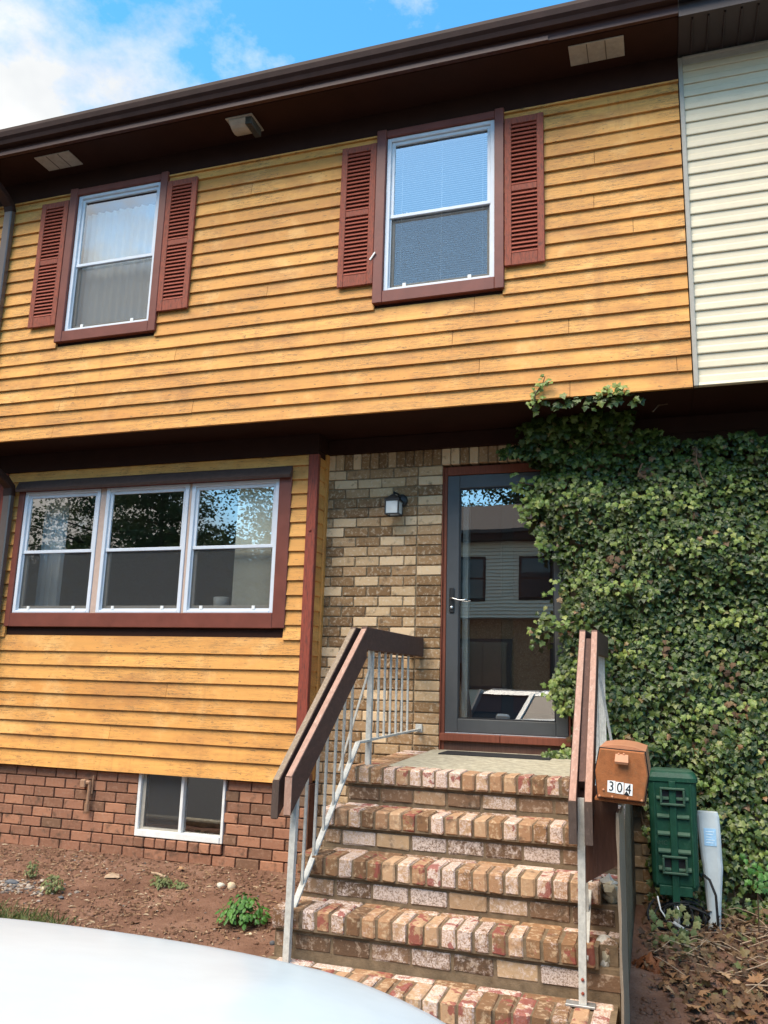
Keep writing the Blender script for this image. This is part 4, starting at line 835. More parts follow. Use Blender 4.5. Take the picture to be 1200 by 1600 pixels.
text('AMC', .035, MAT['green_rib'], gp, Vector((cxm - .075, fy - .001, -.455)) - worldloc(gp), (pi / 2, 0, 0), 'faint_lettering', .0008)
cb = thing('cable_bundle', 'black and white cables coiled on the ground under the green pedestal', 'cable', (1.64, -.52, -.93))
for k in range(9):
    a0 = random.uniform(0, 6.28); rx, rz = random.uniform(.08, .17), random.uniform(.05, .11); cx = 1.64 + random.uniform(-.06, .06)
    obj('black_cable', MB().tube([(cx + rx * cos(a0 + i * .33), -.50 + .07 * sin(i * .5 + k), max(-.95, -.86 + rz * sin(a0 + i * .33))) for i in range(random.randint(12, 19))], random.choice((.004, .006, .007)), 6), MAT['rubber'], cb, smooth=True)
obj('white_cable', MB().tube([(1.50, -.55, -.76), (1.515, -.57, -.83), (1.55, -.58, -.88), (1.60, -.585, -.905), (1.66, -.58, -.93)], .005, 6).tube([(1.61, -.57, -.80), (1.625, -.58, -.85), (1.61, -.58, -.89)], .004, 6), MAT['cable_white'], cb, smooth=True)
obj('connector', MB().bbox(1.655, 1.670, -.585, -.575, -.90, -.865, .002).beam((1.585, -.59, -.885), (1.64, -.59, -.915), .014, .012), MAT['cable_white'], cb)
obj('riser_cable', MB().tube([(1.765, -.42, -.64), (1.80, -.46, -.66), (1.83, -.48, -.74), (1.835, -.47, -.90), (1.83, -.45, -.99)], .008, 8), MAT['rubber'], cb, smooth=True)
wp = thing('white_marker_post', 'weathered white plastic utility marker post with pale blue label beside the green pedestal', 'marker post', (1.82, -.34, -.95))
def ring(z, x0, x1, d=.075): return [(x, y, z) for x, y in rprof(x0, x1, -.40, -.40 + d, .028, 3)]
obj('shell', loft([ring(-1.0, 1.782, 1.856), ring(-.86, 1.782, 1.860), ring(-.66, 1.770, 1.878), ring(-.60, 1.766, 1.884), ring(-.56, 1.760, 1.882), ring(-.40, 1.748, 1.880), ring(-.305, 1.744, 1.876), ring(-.282, 1.752, 1.868)]), MAT['white_plastic'], wp, smooth=False)
lb = obj('label', MB().box(1.782, 1.852, -.4025, -.4005, -.475, -.375), MAT['blue_label'], wp)
for k in range(5): obj('label_line', MB().box(1.792, 1.842 - .008 * (k % 3), -.4035, -.4026, -.395 - .016 * k, -.391 - .016 * k), MAT['label_white'], lb)
# ------------------------------------------------------------------ leaves
IVY2D = [(0, 0), (.17, -.10), (.42, -.02), (.33, .18), (.58, .36), (.30, .50), (.20, .72), (0, 1.0), (-.20, .72), (-.30, .50), (-.58, .36), (-.33, .18), (-.42, -.02), (-.17, -.10)]
OAK2D = [(0, 0), (.10, .14), (.30, .16), (.18, .30), (.42, .42), (.20, .50), (.40, .70), (.16, .72), (0, 1.0), (-.16, .72), (-.40, .70), (-.20, .50), (-.42, .42), (-.18, .30), (-.30, .16), (-.10, .14)]
OVAL2D = [(0, 0), (.20, .15), (.32, .38), (.24, .68), (0, 1.0), (-.24, .68), (-.32, .38), (-.20, .15)]
def leaf3d(P, curl=.12, fold=.10, rnd=None):
    r = rnd or random
    v = [(0, .38, .05)] + [(x, y, -curl * (y - .4) ** 2 - fold * abs(x) + r.uniform(-.03, .03)) for x, y in P]
    n = len(P); return v, [(0, 1 + i, 1 + (i + 1) % n) for i in range(n)]
def leaf_mx(nrm, roll, size):
    n = Vector(nrm).normalized(); down = Vector((0, 0, -1)); t = down - n * down.dot(n)
    if t.length < .05: t = Vector((1, 0, 0)) - n * n.x
    t.normalize(); t = Matrix.Rotation(roll, 3, n) @ t; s = t.cross(n)
    m = Matrix((s, t, n)).transposed() * size
    return m
class LeafCloud:
    def __init__(s): s.mb = MB()
    def add(s, p, nrm, roll, size, shape):
        m = leaf_mx(nrm, roll, size); v, f = shape; p = Vector(p)
        s.mb.add([m @ Vector(q) + p for q in v], f)
IV = [leaf3d(IVY2D, random.uniform(.05, .35), random.uniform(-.05, .30)) for _ in range(7)]
OK = [leaf3d(OAK2D, random.uniform(-.9, .9), random.uniform(-.6, .5)) for _ in range(9)]
OV = [leaf3d(OVAL2D, random.uniform(.1, .5), random.uniform(.05, .4)) for _ in range(5)]
# ------------------------------------------------------------------ ivy on the wall
XL = [(-1.0, 1.33), (-.30, 1.30), (-.12, .95), (-.02, .87), (.03, .92), (.12, 1.0), (.20, .99), (.30, .88), (.45, .86), (.62, .90), (.80, .885), (1.0, .90), (1.3, .905), (1.42, .87), (1.55, .84), (1.70, .75), (1.80, .67), (1.90, .66), (2.0, .74), (2.08, .69), (2.16, .58), (2.25, .60), (2.40, .62)]
def xleft(z):
    for (z0, a), (z1, b) in zip(XL[:-1], XL[1:]):
        if z <= z1: return a + (b - a) * max(0, (z - z0)) / (z1 - z0)
    return XL[-1][1]
def ivy_depth(x, z):
    d = .10 + .09 * (fbm(x * 1.7, z * 1.7, 3.0) + .4) + .05 * fbm(x * 5, z * 5, 8.0)
    d += .12 * math.exp(-((z - 1.55) / .5) ** 2) * math.exp(-((x - 1.6) / .8) ** 2)
    if z > 1.95:
        t = (z - 1.95) / .42; k = max(0.0, min(1.0, 1 - (x - 1.35) / .5)) if x > 1.0 else 1.0
        d += (.15 * k * t * t)
    edge = max(0, min(1, (x - xleft(z)) / .18)); d *= .35 + .65 * edge
    return max(.03, d)
ivy = thing('ivy', 'dense dark green ivy covering the wall right of the door up to the overhang', 'ivy', (2.0, 0, -.93))
cloud = LeafCloud(); under = LeafCloud(); young = LeafCloud(); singles = []
rnd = random.Random(11)
def ivy_normal(): 
    return (rnd.gauss(0, .30), -1, .34 + rnd.gauss(0, .30))
NL = 0
while NL < 20000:
    z = rnd.uniform(-.98, 2.37); x = rnd.uniform(.5, 3.35)
    if x < xleft(z) + rnd.uniform(-.03, .05): continue
    if z < -.30 and x < 1.44 + .05 * fbm(z * 9, 3): continue
    if z < -.25 and x < 1.9 and rnd.random() < .35: continue
    if z < -.72 - .1 * fbm(x * 2, 5) and rnd.random() < .5: continue
    top = 2.38 if x < 1.45 else 2.27 - .10 * min(1, (x - 1.45) / .3) + .06 * fbm(x * 4, 1)
    if z > top: continue
    sh = rnd.random()
    d = ivy_depth(x, z) - (0 if sh < .55 else rnd.uniform(.02, .09))
    size = rnd.uniform(.026, .054) * (1.0 if sh < .55 else 1.15)
    p = (x, -d, z + size * .5); nrm = ivy_normal(); roll = rnd.gauss(0, .55)
    if d > .09 and rnd.random() < .03 + .09 * max(0, fbm(x * 2.2, z * 3.4, 21)): young.add((p[0], p[1] - .02, p[2]), nrm, roll, size * .75, rnd.choice(IV))
    elif sh < .55 and size > .045 and -0.7 < z < 1.9 and x < 2.2 and len(singles) < 290: singles.append((p, nrm, roll, size))
    else: cloud.add(p, nrm, roll, size, rnd.choice(IV))
    NL += 1
# runners reaching out over the door and under the overhang
def runner(pts, n, r=.05, size=(.03, .05), tgt=young, stem=None):
    pts = [Vector(p) for p in pts]
    for i in range(n):
        t = rnd.random() * (len(pts) - 1); k = int(t); q = pts[k].lerp(pts[k + 1], t - k) + Vector((rnd.gauss(0, r * .5), rnd.gauss(0, r * .4), rnd.gauss(0, r * .5)))
        tgt.add(q, ivy_normal(), rnd.gauss(0, .8), rnd.uniform(*size), rnd.choice(IV))
runner([(.90, -.10, 1.86), (.72, -.14, 1.90), (.575, -.16, 1.935)], 60, .07)
runner([(.84, -.12, 1.80), (.70, -.17, 1.76), (.66, -.18, 1.66)], 70, .07)
runner([(.80, -.14, 1.60), (.79, -.16, 1.46), (.86, -.14, 1.36)], 45, .06, tgt=cloud)
runner([(.80, -.14, 1.60), (.81, -.16, 1.40)], 16, .05, (.04, .065))
runner([(.93, -.10, .90), (.80, -.16, .87), (.705, -.18, .83)], 34, .06, (.03, .05))
runner([(.80, -.16, .88), (.77, -.18, .97)], 16, .05, (.03, .05), cloud); runner([(.74, -.18, .84), (.76, -.17, .74)], 14, .04, (.03, .05), cloud)
runner([(.93, -.08, .52), (.85, -.12, .46), (.86, -.12, .36), (.95, -.1, .30)], 90, .06, (.025, .045)); runner([(.95, -.08, .60), (.90, -.10, .38)], 70, .07, (.03, .05), cloud)
runner([(1.0, -.10, -.01), (.86, -.16, -.015), (.80, -.14, -.02)], 60, .05, (.03, .05), cloud); runner([(.95, -.12, .02), (.84, -.15, 0.)], 14, .05, (.03, .045))
runner([(.95, -.25, 2.12), (.68, -.20, 2.14), (.50, -.16, 2.17)], 90, .06, (.035, .06), cloud); runner([(.60, -.18, 2.13), (.47, -.16, 2.165)], 16, .04, (.03, .05))
runner([(1.40, -.30, 2.32), (.95, -.30, 2.29), (.70, -.25, 2.26)], 130, .08, (.04, .065), cloud)
runner([(1.5, -.60, 2.345), (1.1, -.62, 2.375), (.80, -.58, 2.355)], 70, .045, (.035, .06), cloud)
runner([(.80, -.64, 2.36), (.81, -.66, 2.42), (.875, -.67, 2.50), (.88, -.66, 2.53)], 26, .035, (.025, .042))
runner([(1.22, -.64, 2.37), (1.30, -.66, 2.42), (1.42, -.66, 2.41)], 26, .04, (.03, .045))
for (x0, z0) in ((1.0, 1.72), (1.45, 1.67), (1.7, 1.62), (1.35, 1.1), (1.2, .6), (1.85, 1.35), (2.0, 1.75), (1.05, 1.15), (1.9, .3), (1.75, -.2), (2.1, .9)):
    runner([(x0 + .22 * (i - 1), -ivy_depth(x0, z0) - .05, z0 + .05 * i) for i in range(3)], 26, .05, (.025, .045))
obj('leaf_mass', cloud.mb, MAT['ivy'], ivy, fix=False, kind='stuff'); obj('young_leaf_mass', young.mb, MAT['ivy_young'], ivy, fix=False, kind='stuff')
SH = []
for v, f in IV:
    SH.append(MB().add(v, f).mesh('ivy_leaf', fix=False))
for p, nrm, roll, size in singles:
    o = piece('ivy_leaf', rnd.choice(SH), MAT['ivy'], ivy, p); o.rotation_euler = leaf_mx(nrm, roll, 1.0).to_euler(); o.scale = (size,) * 3
stm = MB()
for k in range(46):
    x = rnd.uniform(1.0, 3.2); z = rnd.uniform(-.95, -.2); pts = []
    for i in range(rnd.randint(8, 22)):
        pts.append((x, -.02 - .5 * max(.03, ivy_depth(x, z)), z)); x += rnd.gauss(0, .05); z += .11
        if z > 2.2 or x < xleft(z) + .05: break
    if len(pts) > 3: stm.tube(pts, .006, 5, .003)
for pts in ([(.80, -.62, 2.33), (.815, -.655, 2.42), (.87, -.665, 2.49), (.885, -.66, 2.54)], [(1.86, -.24, 2.08), (1.85, -.28, 2.0), (1.875, -.27, 1.88), (1.91, -.28, 1.80)], [(1.50, -.3, 1.98), (1.47, -.3, 1.92), (1.52, -.3, 1.86)], [(1.58, -.45, 2.30), (1.62, -.40, 2.36), (1.68, -.35, 2.38)], [(1.0, -.12, .90), (.85, -.16, .86), (.72, -.18, .84)], [(.95, -.1, 1.85), (.75, -.14, 1.89), (.60, -.16, 1.93)]):
    stm.tube(pts, .006, 6, .003)
obj('stems', stm, MAT['stem'], ivy, fix=False)
dd = LeafCloud()
for (x, z) in ((1.50, 1.95), (1.85, 2.03), (2.0, .35), (1.98, .6), (1.6, .75), (1.85, .15), (1.3, 1.3)):
    for i in range(9): dd.add((x + rnd.gauss(0, .035), -ivy_depth(x, z) - .03, z + rnd.gauss(0, .05)), ivy_normal(), rnd.gauss(0, 1.2), rnd.uniform(.03, .05), rnd.choice(IV))
obj('withered_leaves', dd.mb, MAT['dead'], ivy, fix=False, kind='stuff')

# ------------------------------------------------------------------ litter right of the steps
lit = LeafCloud(); red = LeafCloud()
for k in range(3000):
    x = rnd.uniform(1.38, 3.3); y = rnd.uniform(-1.75, -.08); 
    if x < 1.42 + .28 * max(0, -y - .75) + .05 * fbm(y * 5, 2) and rnd.random() < .93: continue
    h = rnd.random() ** 2 * (.10 if y > -1.1 else .03)
    s = rnd.uniform(.025, .055); lit.add((x, y, gz(x, y) + .006 + h), (rnd.gauss(0, .7), rnd.gauss(0, .7) - .25, 1), rnd.uniform(0, 6.3), s, rnd.choice(IV + OK))
o = obj('leaf_litter', lit.mb, MAT['dead'], origin=(2, -.8, -1.05), fix=False); props(o, 'brown litter of dead ivy and oak leaves on the soil beside the steps', kind='stuff')
for k in range(70): 
    a = rnd.uniform(0, 6.3); r = .075 * rnd.random() ** .5; red.add((1.455 + r * cos(a) * 1.1, -1.02 + r * sin(a), -1.035 + .05 * rnd.random()), (cos(a), sin(a) - .4, .8), rnd.uniform(0, 6.3), rnd.uniform(.03, .055), rnd.choice(IV))
o = thing('withered_sprig', 'rust coloured withered sprig on bare soil right of the steps', 'sprig', (1.455, -1.02, -1.05)); obj('leaves', red.mb, leaf_mat('rust_leaf', [(0.0, (0.12, 0.035, 0.012)), (0.5, (0.22, 0.07, 0.022)), (1.0, (0.34, 0.12, 0.04))], 0.7), o, fix=False, kind='stuff')
tw = MB()
for k in range(95):
    x = rnd.uniform(1.42, 2.6); y = rnd.uniform(-1.25, -.2); a = rnd.uniform(-.6, .6) + (pi if rnd.random() < .4 else 0); pts = []; h = rnd.uniform(.01, .12)
    for i in range(rnd.randint(4, 9)):
        pts.append((x, y, gz(x, y) + .01 + h * (1 - abs(i - 4) / 5))); a += rnd.gauss(0, .3); x += .065 * cos(a); y += .045 * sin(a)
        if x < 1.44: break
    if len(pts) > 2: tw.tube(pts, rnd.choice((.0025, .003, .0045)), 5, .0015)
o = obj('vine_tangle', tw, MAT['leafwax'], origin=(2, -.7, -1), fix=False); props(o, 'tangle of bare brown vine stems over the dead leaves', kind='stuff')
OKM = [MB().add(v, f).mesh('fallen_leaf', fix=False) for v, f in OK]
n = 0
while n < 90:
    x = rnd.uniform(1.50, 2.25); y = rnd.uniform(-1.72, -1.02)
    if x < 1.50 + .45 * max(0, -y - 1.1) - .1: continue
    s = rnd.uniform(.05, .085)
    o = link('fallen_leaf', rnd.choice(OKM), MAT['dry']); o.location = (x, y, gz(x, y) + .012 + rnd.random() * .03); o.rotation_euler = (rnd.gauss(0, .35), rnd.gauss(0, .35), rnd.uniform(0, 6.3)); o.scale = (s * 1.15, s, s)
    props(o, 'dry brown lobed leaf lying among the fallen leaves at the lower right', 'leaf', 'fallen leaves right of the steps'); n += 1
spr = LeafCloud()
for (x0, y0) in ((1.58, -.85), (1.62, -.70)):
    for k in range(26): spr.add((x0 + rnd.gauss(0, .05), y0 + rnd.gauss(0, .03), gz(x0, y0) + .02 + .20 * rnd.random()), ivy_normal(), rnd.gauss(0, .8), rnd.uniform(.03, .045), rnd.choice(IV))
o = thing('ivy_sprout', 'pale green ivy sprout rising from the leaf litter in front of the green pedestal', 'ivy sprout', (1.6, -.8, -1)); obj('leaves', spr.mb, MAT['sprout'], o, fix=False, kind='stuff')
spr = LeafCloud()
for k in range(26):
    x0 = 2.06; spr.add((x0 + rnd.gauss(0, .035), -.62 + rnd.gauss(0, .05), -.60 + rnd.gauss(0, .045)), ivy_normal(), rnd.gauss(0, .8), rnd.uniform(.028, .042), rnd.choice(IV))
o = thing('leafy_shoot', 'bright green leafy shoot at the right edge above the leaf litter', 'shoot', (2.02, -.62, -1)); obj('leaves', spr.mb, MAT['weed'], o, fix=False, kind='stuff')
stt = MB().tube([(2.05, -.5, -.98), (2.05, -.58, -.75), (2.05, -.63, -.58)], .004, 5); obj('stem', stt, MAT['stem'], o)

for (x, y, s, nm) in ((1.40, -1.60, .055, 'slate'),): pass

# ------------------------------------------------------------------ the soil bed on the left
chips = MB()
for k in range(14000):
    x = rnd.uniform(-4.6, -.36); y = rnd.uniform(-2.6, -.19)
    if fbm(x * 2, y * 2, 4) < rnd.uniform(-.6, .3): continue
    s = rnd.uniform(.003, .010); l_ = s * rnd.uniform(1, 2.8); a = rnd.uniform(0, 6.3); z = gz(x, y) + .006; c_, s_ = cos(a), sin(a)
    P = [(-l_, -s * .5, rnd.uniform(-.003, .003)), (l_, -s * .4, rnd.uniform(-.003, .005)), (l_ * .9, s * .4, rnd.uniform(-.002, .004)), (-l_ * .8, s * .5, rnd.uniform(-.002, .006)), (0, 0, s * .55 + .003)]
    P = [(x + px * c_ - py * s_, y + px * s_ + py * c_, z + pz) for px, py, pz in P]
    chips.add(P, [(0, 1, 4), (1, 2, 4), (2, 3, 4), (3, 0, 4)])
o = obj('mulch_chips', chips, MAT['chip'], origin=(-2, -1, -1), fix=False); props(o, 'wood chips and crumbs scattered over the red soil bed', kind='stuff')
def stone_mesh(name, s, sq, seed, sub=2):
    bm = bmesh.new(); bmesh.ops.create_icosphere(bm, subdivisions=sub, radius=1)
    for v in bm.verts:
        k = 1 + .28 * mn.noise(v.co * 1.4 + Vector((seed, 0, 0))) + .08 * mn.noise(v.co * 5 + Vector((0, seed, 0)))
        v.co = Vector((v.co.x * sq[0], v.co.y * sq[1], v.co.z * sq[2])) * k * s
    me = bpy.data.meshes.new(name); bm.to_mesh(me); bm.free(); me.polygons.foreach_set('use_smooth', [True] * len(me.polygons)); return me
gv = MB()
peb = [stone_mesh('p', 1, (1, .8, .55), q, 1) for q in range(4)]
for k in range(420):
    if k < 260: x = -2.78 + rnd.gauss(0, .22); y = -1.03 + rnd.gauss(0, .06); s = rnd.uniform(.006, .022)
    else: x = rnd.uniform(-4, -.4); y = rnd.uniform(-2.2, -.3); s = rnd.uniform(.004, .012)
    me = peb[k % 4]; a = rnd.uniform(0, 6.3); gv.add([(x + (v.co.x * cos(a) - v.co.y * sin(a)) * s, y + (v.co.x * sin(a) + v.co.y * cos(a)) * s, gz(x, y) + .004 + v.co.z * s) for v in me.vertices], [tuple(p.vertices) for p in me.polygons])
cl = MB()
for k in range(900):
    x = rnd.uniform(-4.4, -.4) if k < 700 else rnd.uniform(1.42, 1.9); y = rnd.uniform(-2.4, -.22) if k < 700 else rnd.uniform(-1.7, -.9); s = rnd.uniform(.005, .02) * (1 if rnd.random() < .85 else 1.7)
    me = peb[k % 4]; a = rnd.uniform(0, 6.3); cl.add([(x + (v.co.x * cos(a) - v.co.y * sin(a)) * s, y + (v.co.x * sin(a) + v.co.y * cos(a)) * s, gz(x, y) + .002 + v.co.z * s) for v in me.vertices], [tuple(p.vertices) for p in me.polygons])
o = obj('soil_clods', cl, MAT['dirt'], origin=(-2, -1, -1), fix=False, smooth=True); props(o, 'crumbled clods lying on the red soil', kind='stuff')
o = obj('gravel', gv, MAT['pebble'], origin=(-2.7, -1, -1), fix=False); props(o, 'patch of small grey and pale gravel on the soil', kind='stuff')
for (nm, x, y, s, sq, m, lab, cat) in (
    ('stone', -1.302, -.62, .034, (1, .8, .95), 'stone', 'round cream stone on the soil, right one of a pair below the basement window', 'stone'),
    ('stone', -1.385, -.62, .030, (1, .8, .7), 'stone_grey', 'pale grey pitted stone on the soil, left one of a pair below the basement window', 'stone'),
    ('stone', -2.83, -1.0, .042, (1.3, .7, .5), 'slate', 'dark slate coloured stone in the gravel patch', 'stone'),
    ('stone', -2.30, -1.13, .020, (1.2, .8, .4), 'slate', 'small flat dark stone alone on bare soil', 'stone'),
    ('stone', -2.53, -1.03, .022, (1, .8, .8), 'stone', 'small cream pebble touching the sprouting weed by the gravel', 'stone'),
    ('stone', -.62, -1.38, .018, (1, .8, .8), 'slate', 'small black stone beside the lowest brick step', 'stone'),
    ('stone', -.80, -1.30, .014, (1, .8, .8), 'stone', 'tiny pale stone in front of the leafy green weed', 'stone')):
    o = link(nm, stone_mesh(nm, s, sq, x * 7), MAT[m]); o.location = (x, y, gz(x, y) + s * .35); props(o, lab, cat)
o = obj('stick', MB().tube([(-2.02, -.50, gz(-2.02, -.5) + .012), (-1.95, -.53, gz(-1.95, -.53) + .016), (-1.90, -.55, gz(-1.9, -.55) + .012), (-1.85, -.575, gz(-1.85, -.575) + .016)], .007, 6, .014), MAT['leafwax'], origin=(-1.95, -.53, -.97)); props(o, 'flat weathered stick on the soil below the basement window', 'stick')
o = obj('bark_piece', MB().add([(-2.30, -.66, gz(-2.3, -.66) + .012), (-2.20, -.64, gz(-2.2, -.64) + .02), (-2.16, -.69, gz(-2.16, -.69) + .014), (-2.27, -.72, gz(-2.27, -.72) + .01), (-2.23, -.68, gz(-2.2, -.68) + .035)], [(0, 1, 4), (1, 2, 4), (2, 3, 4), (3, 0, 4)]), MAT['leafwax'], origin=(-2.23, -.68, -.98)); props(o, 'pale flake of bark lying on the soil left of the stick', 'bark')
def leaf_at(x, y, s, lab, rz):
    o = link('fallen_leaf', rnd.choice(OKM), leaf_mat('tan_leaf', [(0.0, (0.36, 0.17, 0.07)), (1.0, (0.46, 0.24, 0.11))], 0.7) if 'tan_leaf' not in bpy.data.materials else bpy.data.materials['tan_leaf']); o.location = (x, y, gz(x, y) + .014); o.rotation_euler = (rnd.gauss(-.25, .2), rnd.gauss(0, .2), rz); o.scale = (s * 1.3, s, s); props(o, lab, 'leaf')
    return o
leaf_at(-1.55, -1.34, .085, 'curled tan oak leaf on the soil between grass and leafy weed', 1.2)
leaf_at(-1.03, -1.28, .07, 'yellow brown leaf at the foot of the leafy green weed', .3)
leaf_at(-1.83, -.36, .06, 'small orange leaf by the foundation bricks under the basement window', 2.2)
leaf_at(-1.72, -.52, .035, 'tiny orange leaf above the low dry weed', 1.0)
# weeds
def weed(name, x, y, n, spread, h, size, m, shapes, lab, cat='weed', stems=True):
    t = thing(name, lab, cat, (x, y, gz(x, y))); c = LeafCloud(); sm = MB()
    for k in range(n):
        a = rnd.uniform(0, 6.3); r = spread * rnd.random() ** .6; q = rnd.random(); hh = h * (1 - .55 * (r / spread) ** 2) * (.35 + .65 * q)
        p = Vector((x + r * cos(a), y + r * sin(a) * .8, gz(x, y) + hh)); c.add(p, (cos(a) * .7 + rnd.gauss(0, .25), sin(a) * .7 - .35, .9), rnd.uniform(-1, 1), rnd.uniform(*size), rnd.choice(shapes))
        if stems and k % 5 == 0: sm.tube([(x + .3 * r * cos(a), y + .3 * r * sin(a), gz(x, y) - .01), p], .002, 4)
    obj('leaves', c.mb, m, t, fix=False, kind='stuff')
    if sm.v: obj('stems', sm, MAT['sprout'], t, fix=False)
weed('leafy_weed', -.925, -1.17, 300, .150, .185, (.026, .048), MAT['weed'], OV, 'bright green broad leafy weed growing beside the brick steps')
weed('low_weed', -1.80, -.72, 120, .075, .085, (.018, .032), MAT['sprout'], OV, 'low olive weed below the basement window'); weed('low_weed', -1.66, -.70, 60, .05, .06, (.018, .03), MAT['sprout'], OV, 'smaller grey green weed just right of the low olive one')
weed('upright_weed', -2.78, -.86, 70, .055, .14, (.015, .028), MAT['sprout'], OV, 'small upright weed on bare soil nearest the left edge'); weed('sprouting_weed', -2.42, -1.08, 110, .075, .15, (.016, .03), MAT['sprout'], OV, 'fine leaved weed sprouting beside the gravel patch')
gr = MB()
for k in range(2600):
    x = rnd.uniform(-3.6, -1.9); y = -1.60 + .12 * (x + 2.2) * -.35 + rnd.gauss(0, .09)
    if k > 2900: x = rnd.uniform(-1.9, -1.4); y = -1.5 + rnd.gauss(0, .10)
    if x > -2.0 and rnd.random() < .75: continue
    z = gz(x, y); h = rnd.uniform(.03, .085); a = rnd.uniform(0, 6.3); w_ = .003; bx, by = rnd.gauss(0, .03), rnd.gauss(0, .03)
    gr.add([(x - w_ * cos(a), y - w_ * sin(a), z), (x + w_ * cos(a), y + w_ * sin(a), z), (x + bx * .5 + w_ * .7 * cos(a), y + by * .5 + w_ * .7 * sin(a), z + h * .6), (x + bx, y + by, z + h)], [(0, 1, 2), (0, 2, 3)])
o = obj('grass', gr, MAT['grass'], origin=(-2.5, -1.45, -1.05), fix=False); props(o, 'ragged strip of grass in front of the soil bed', kind='stuff')

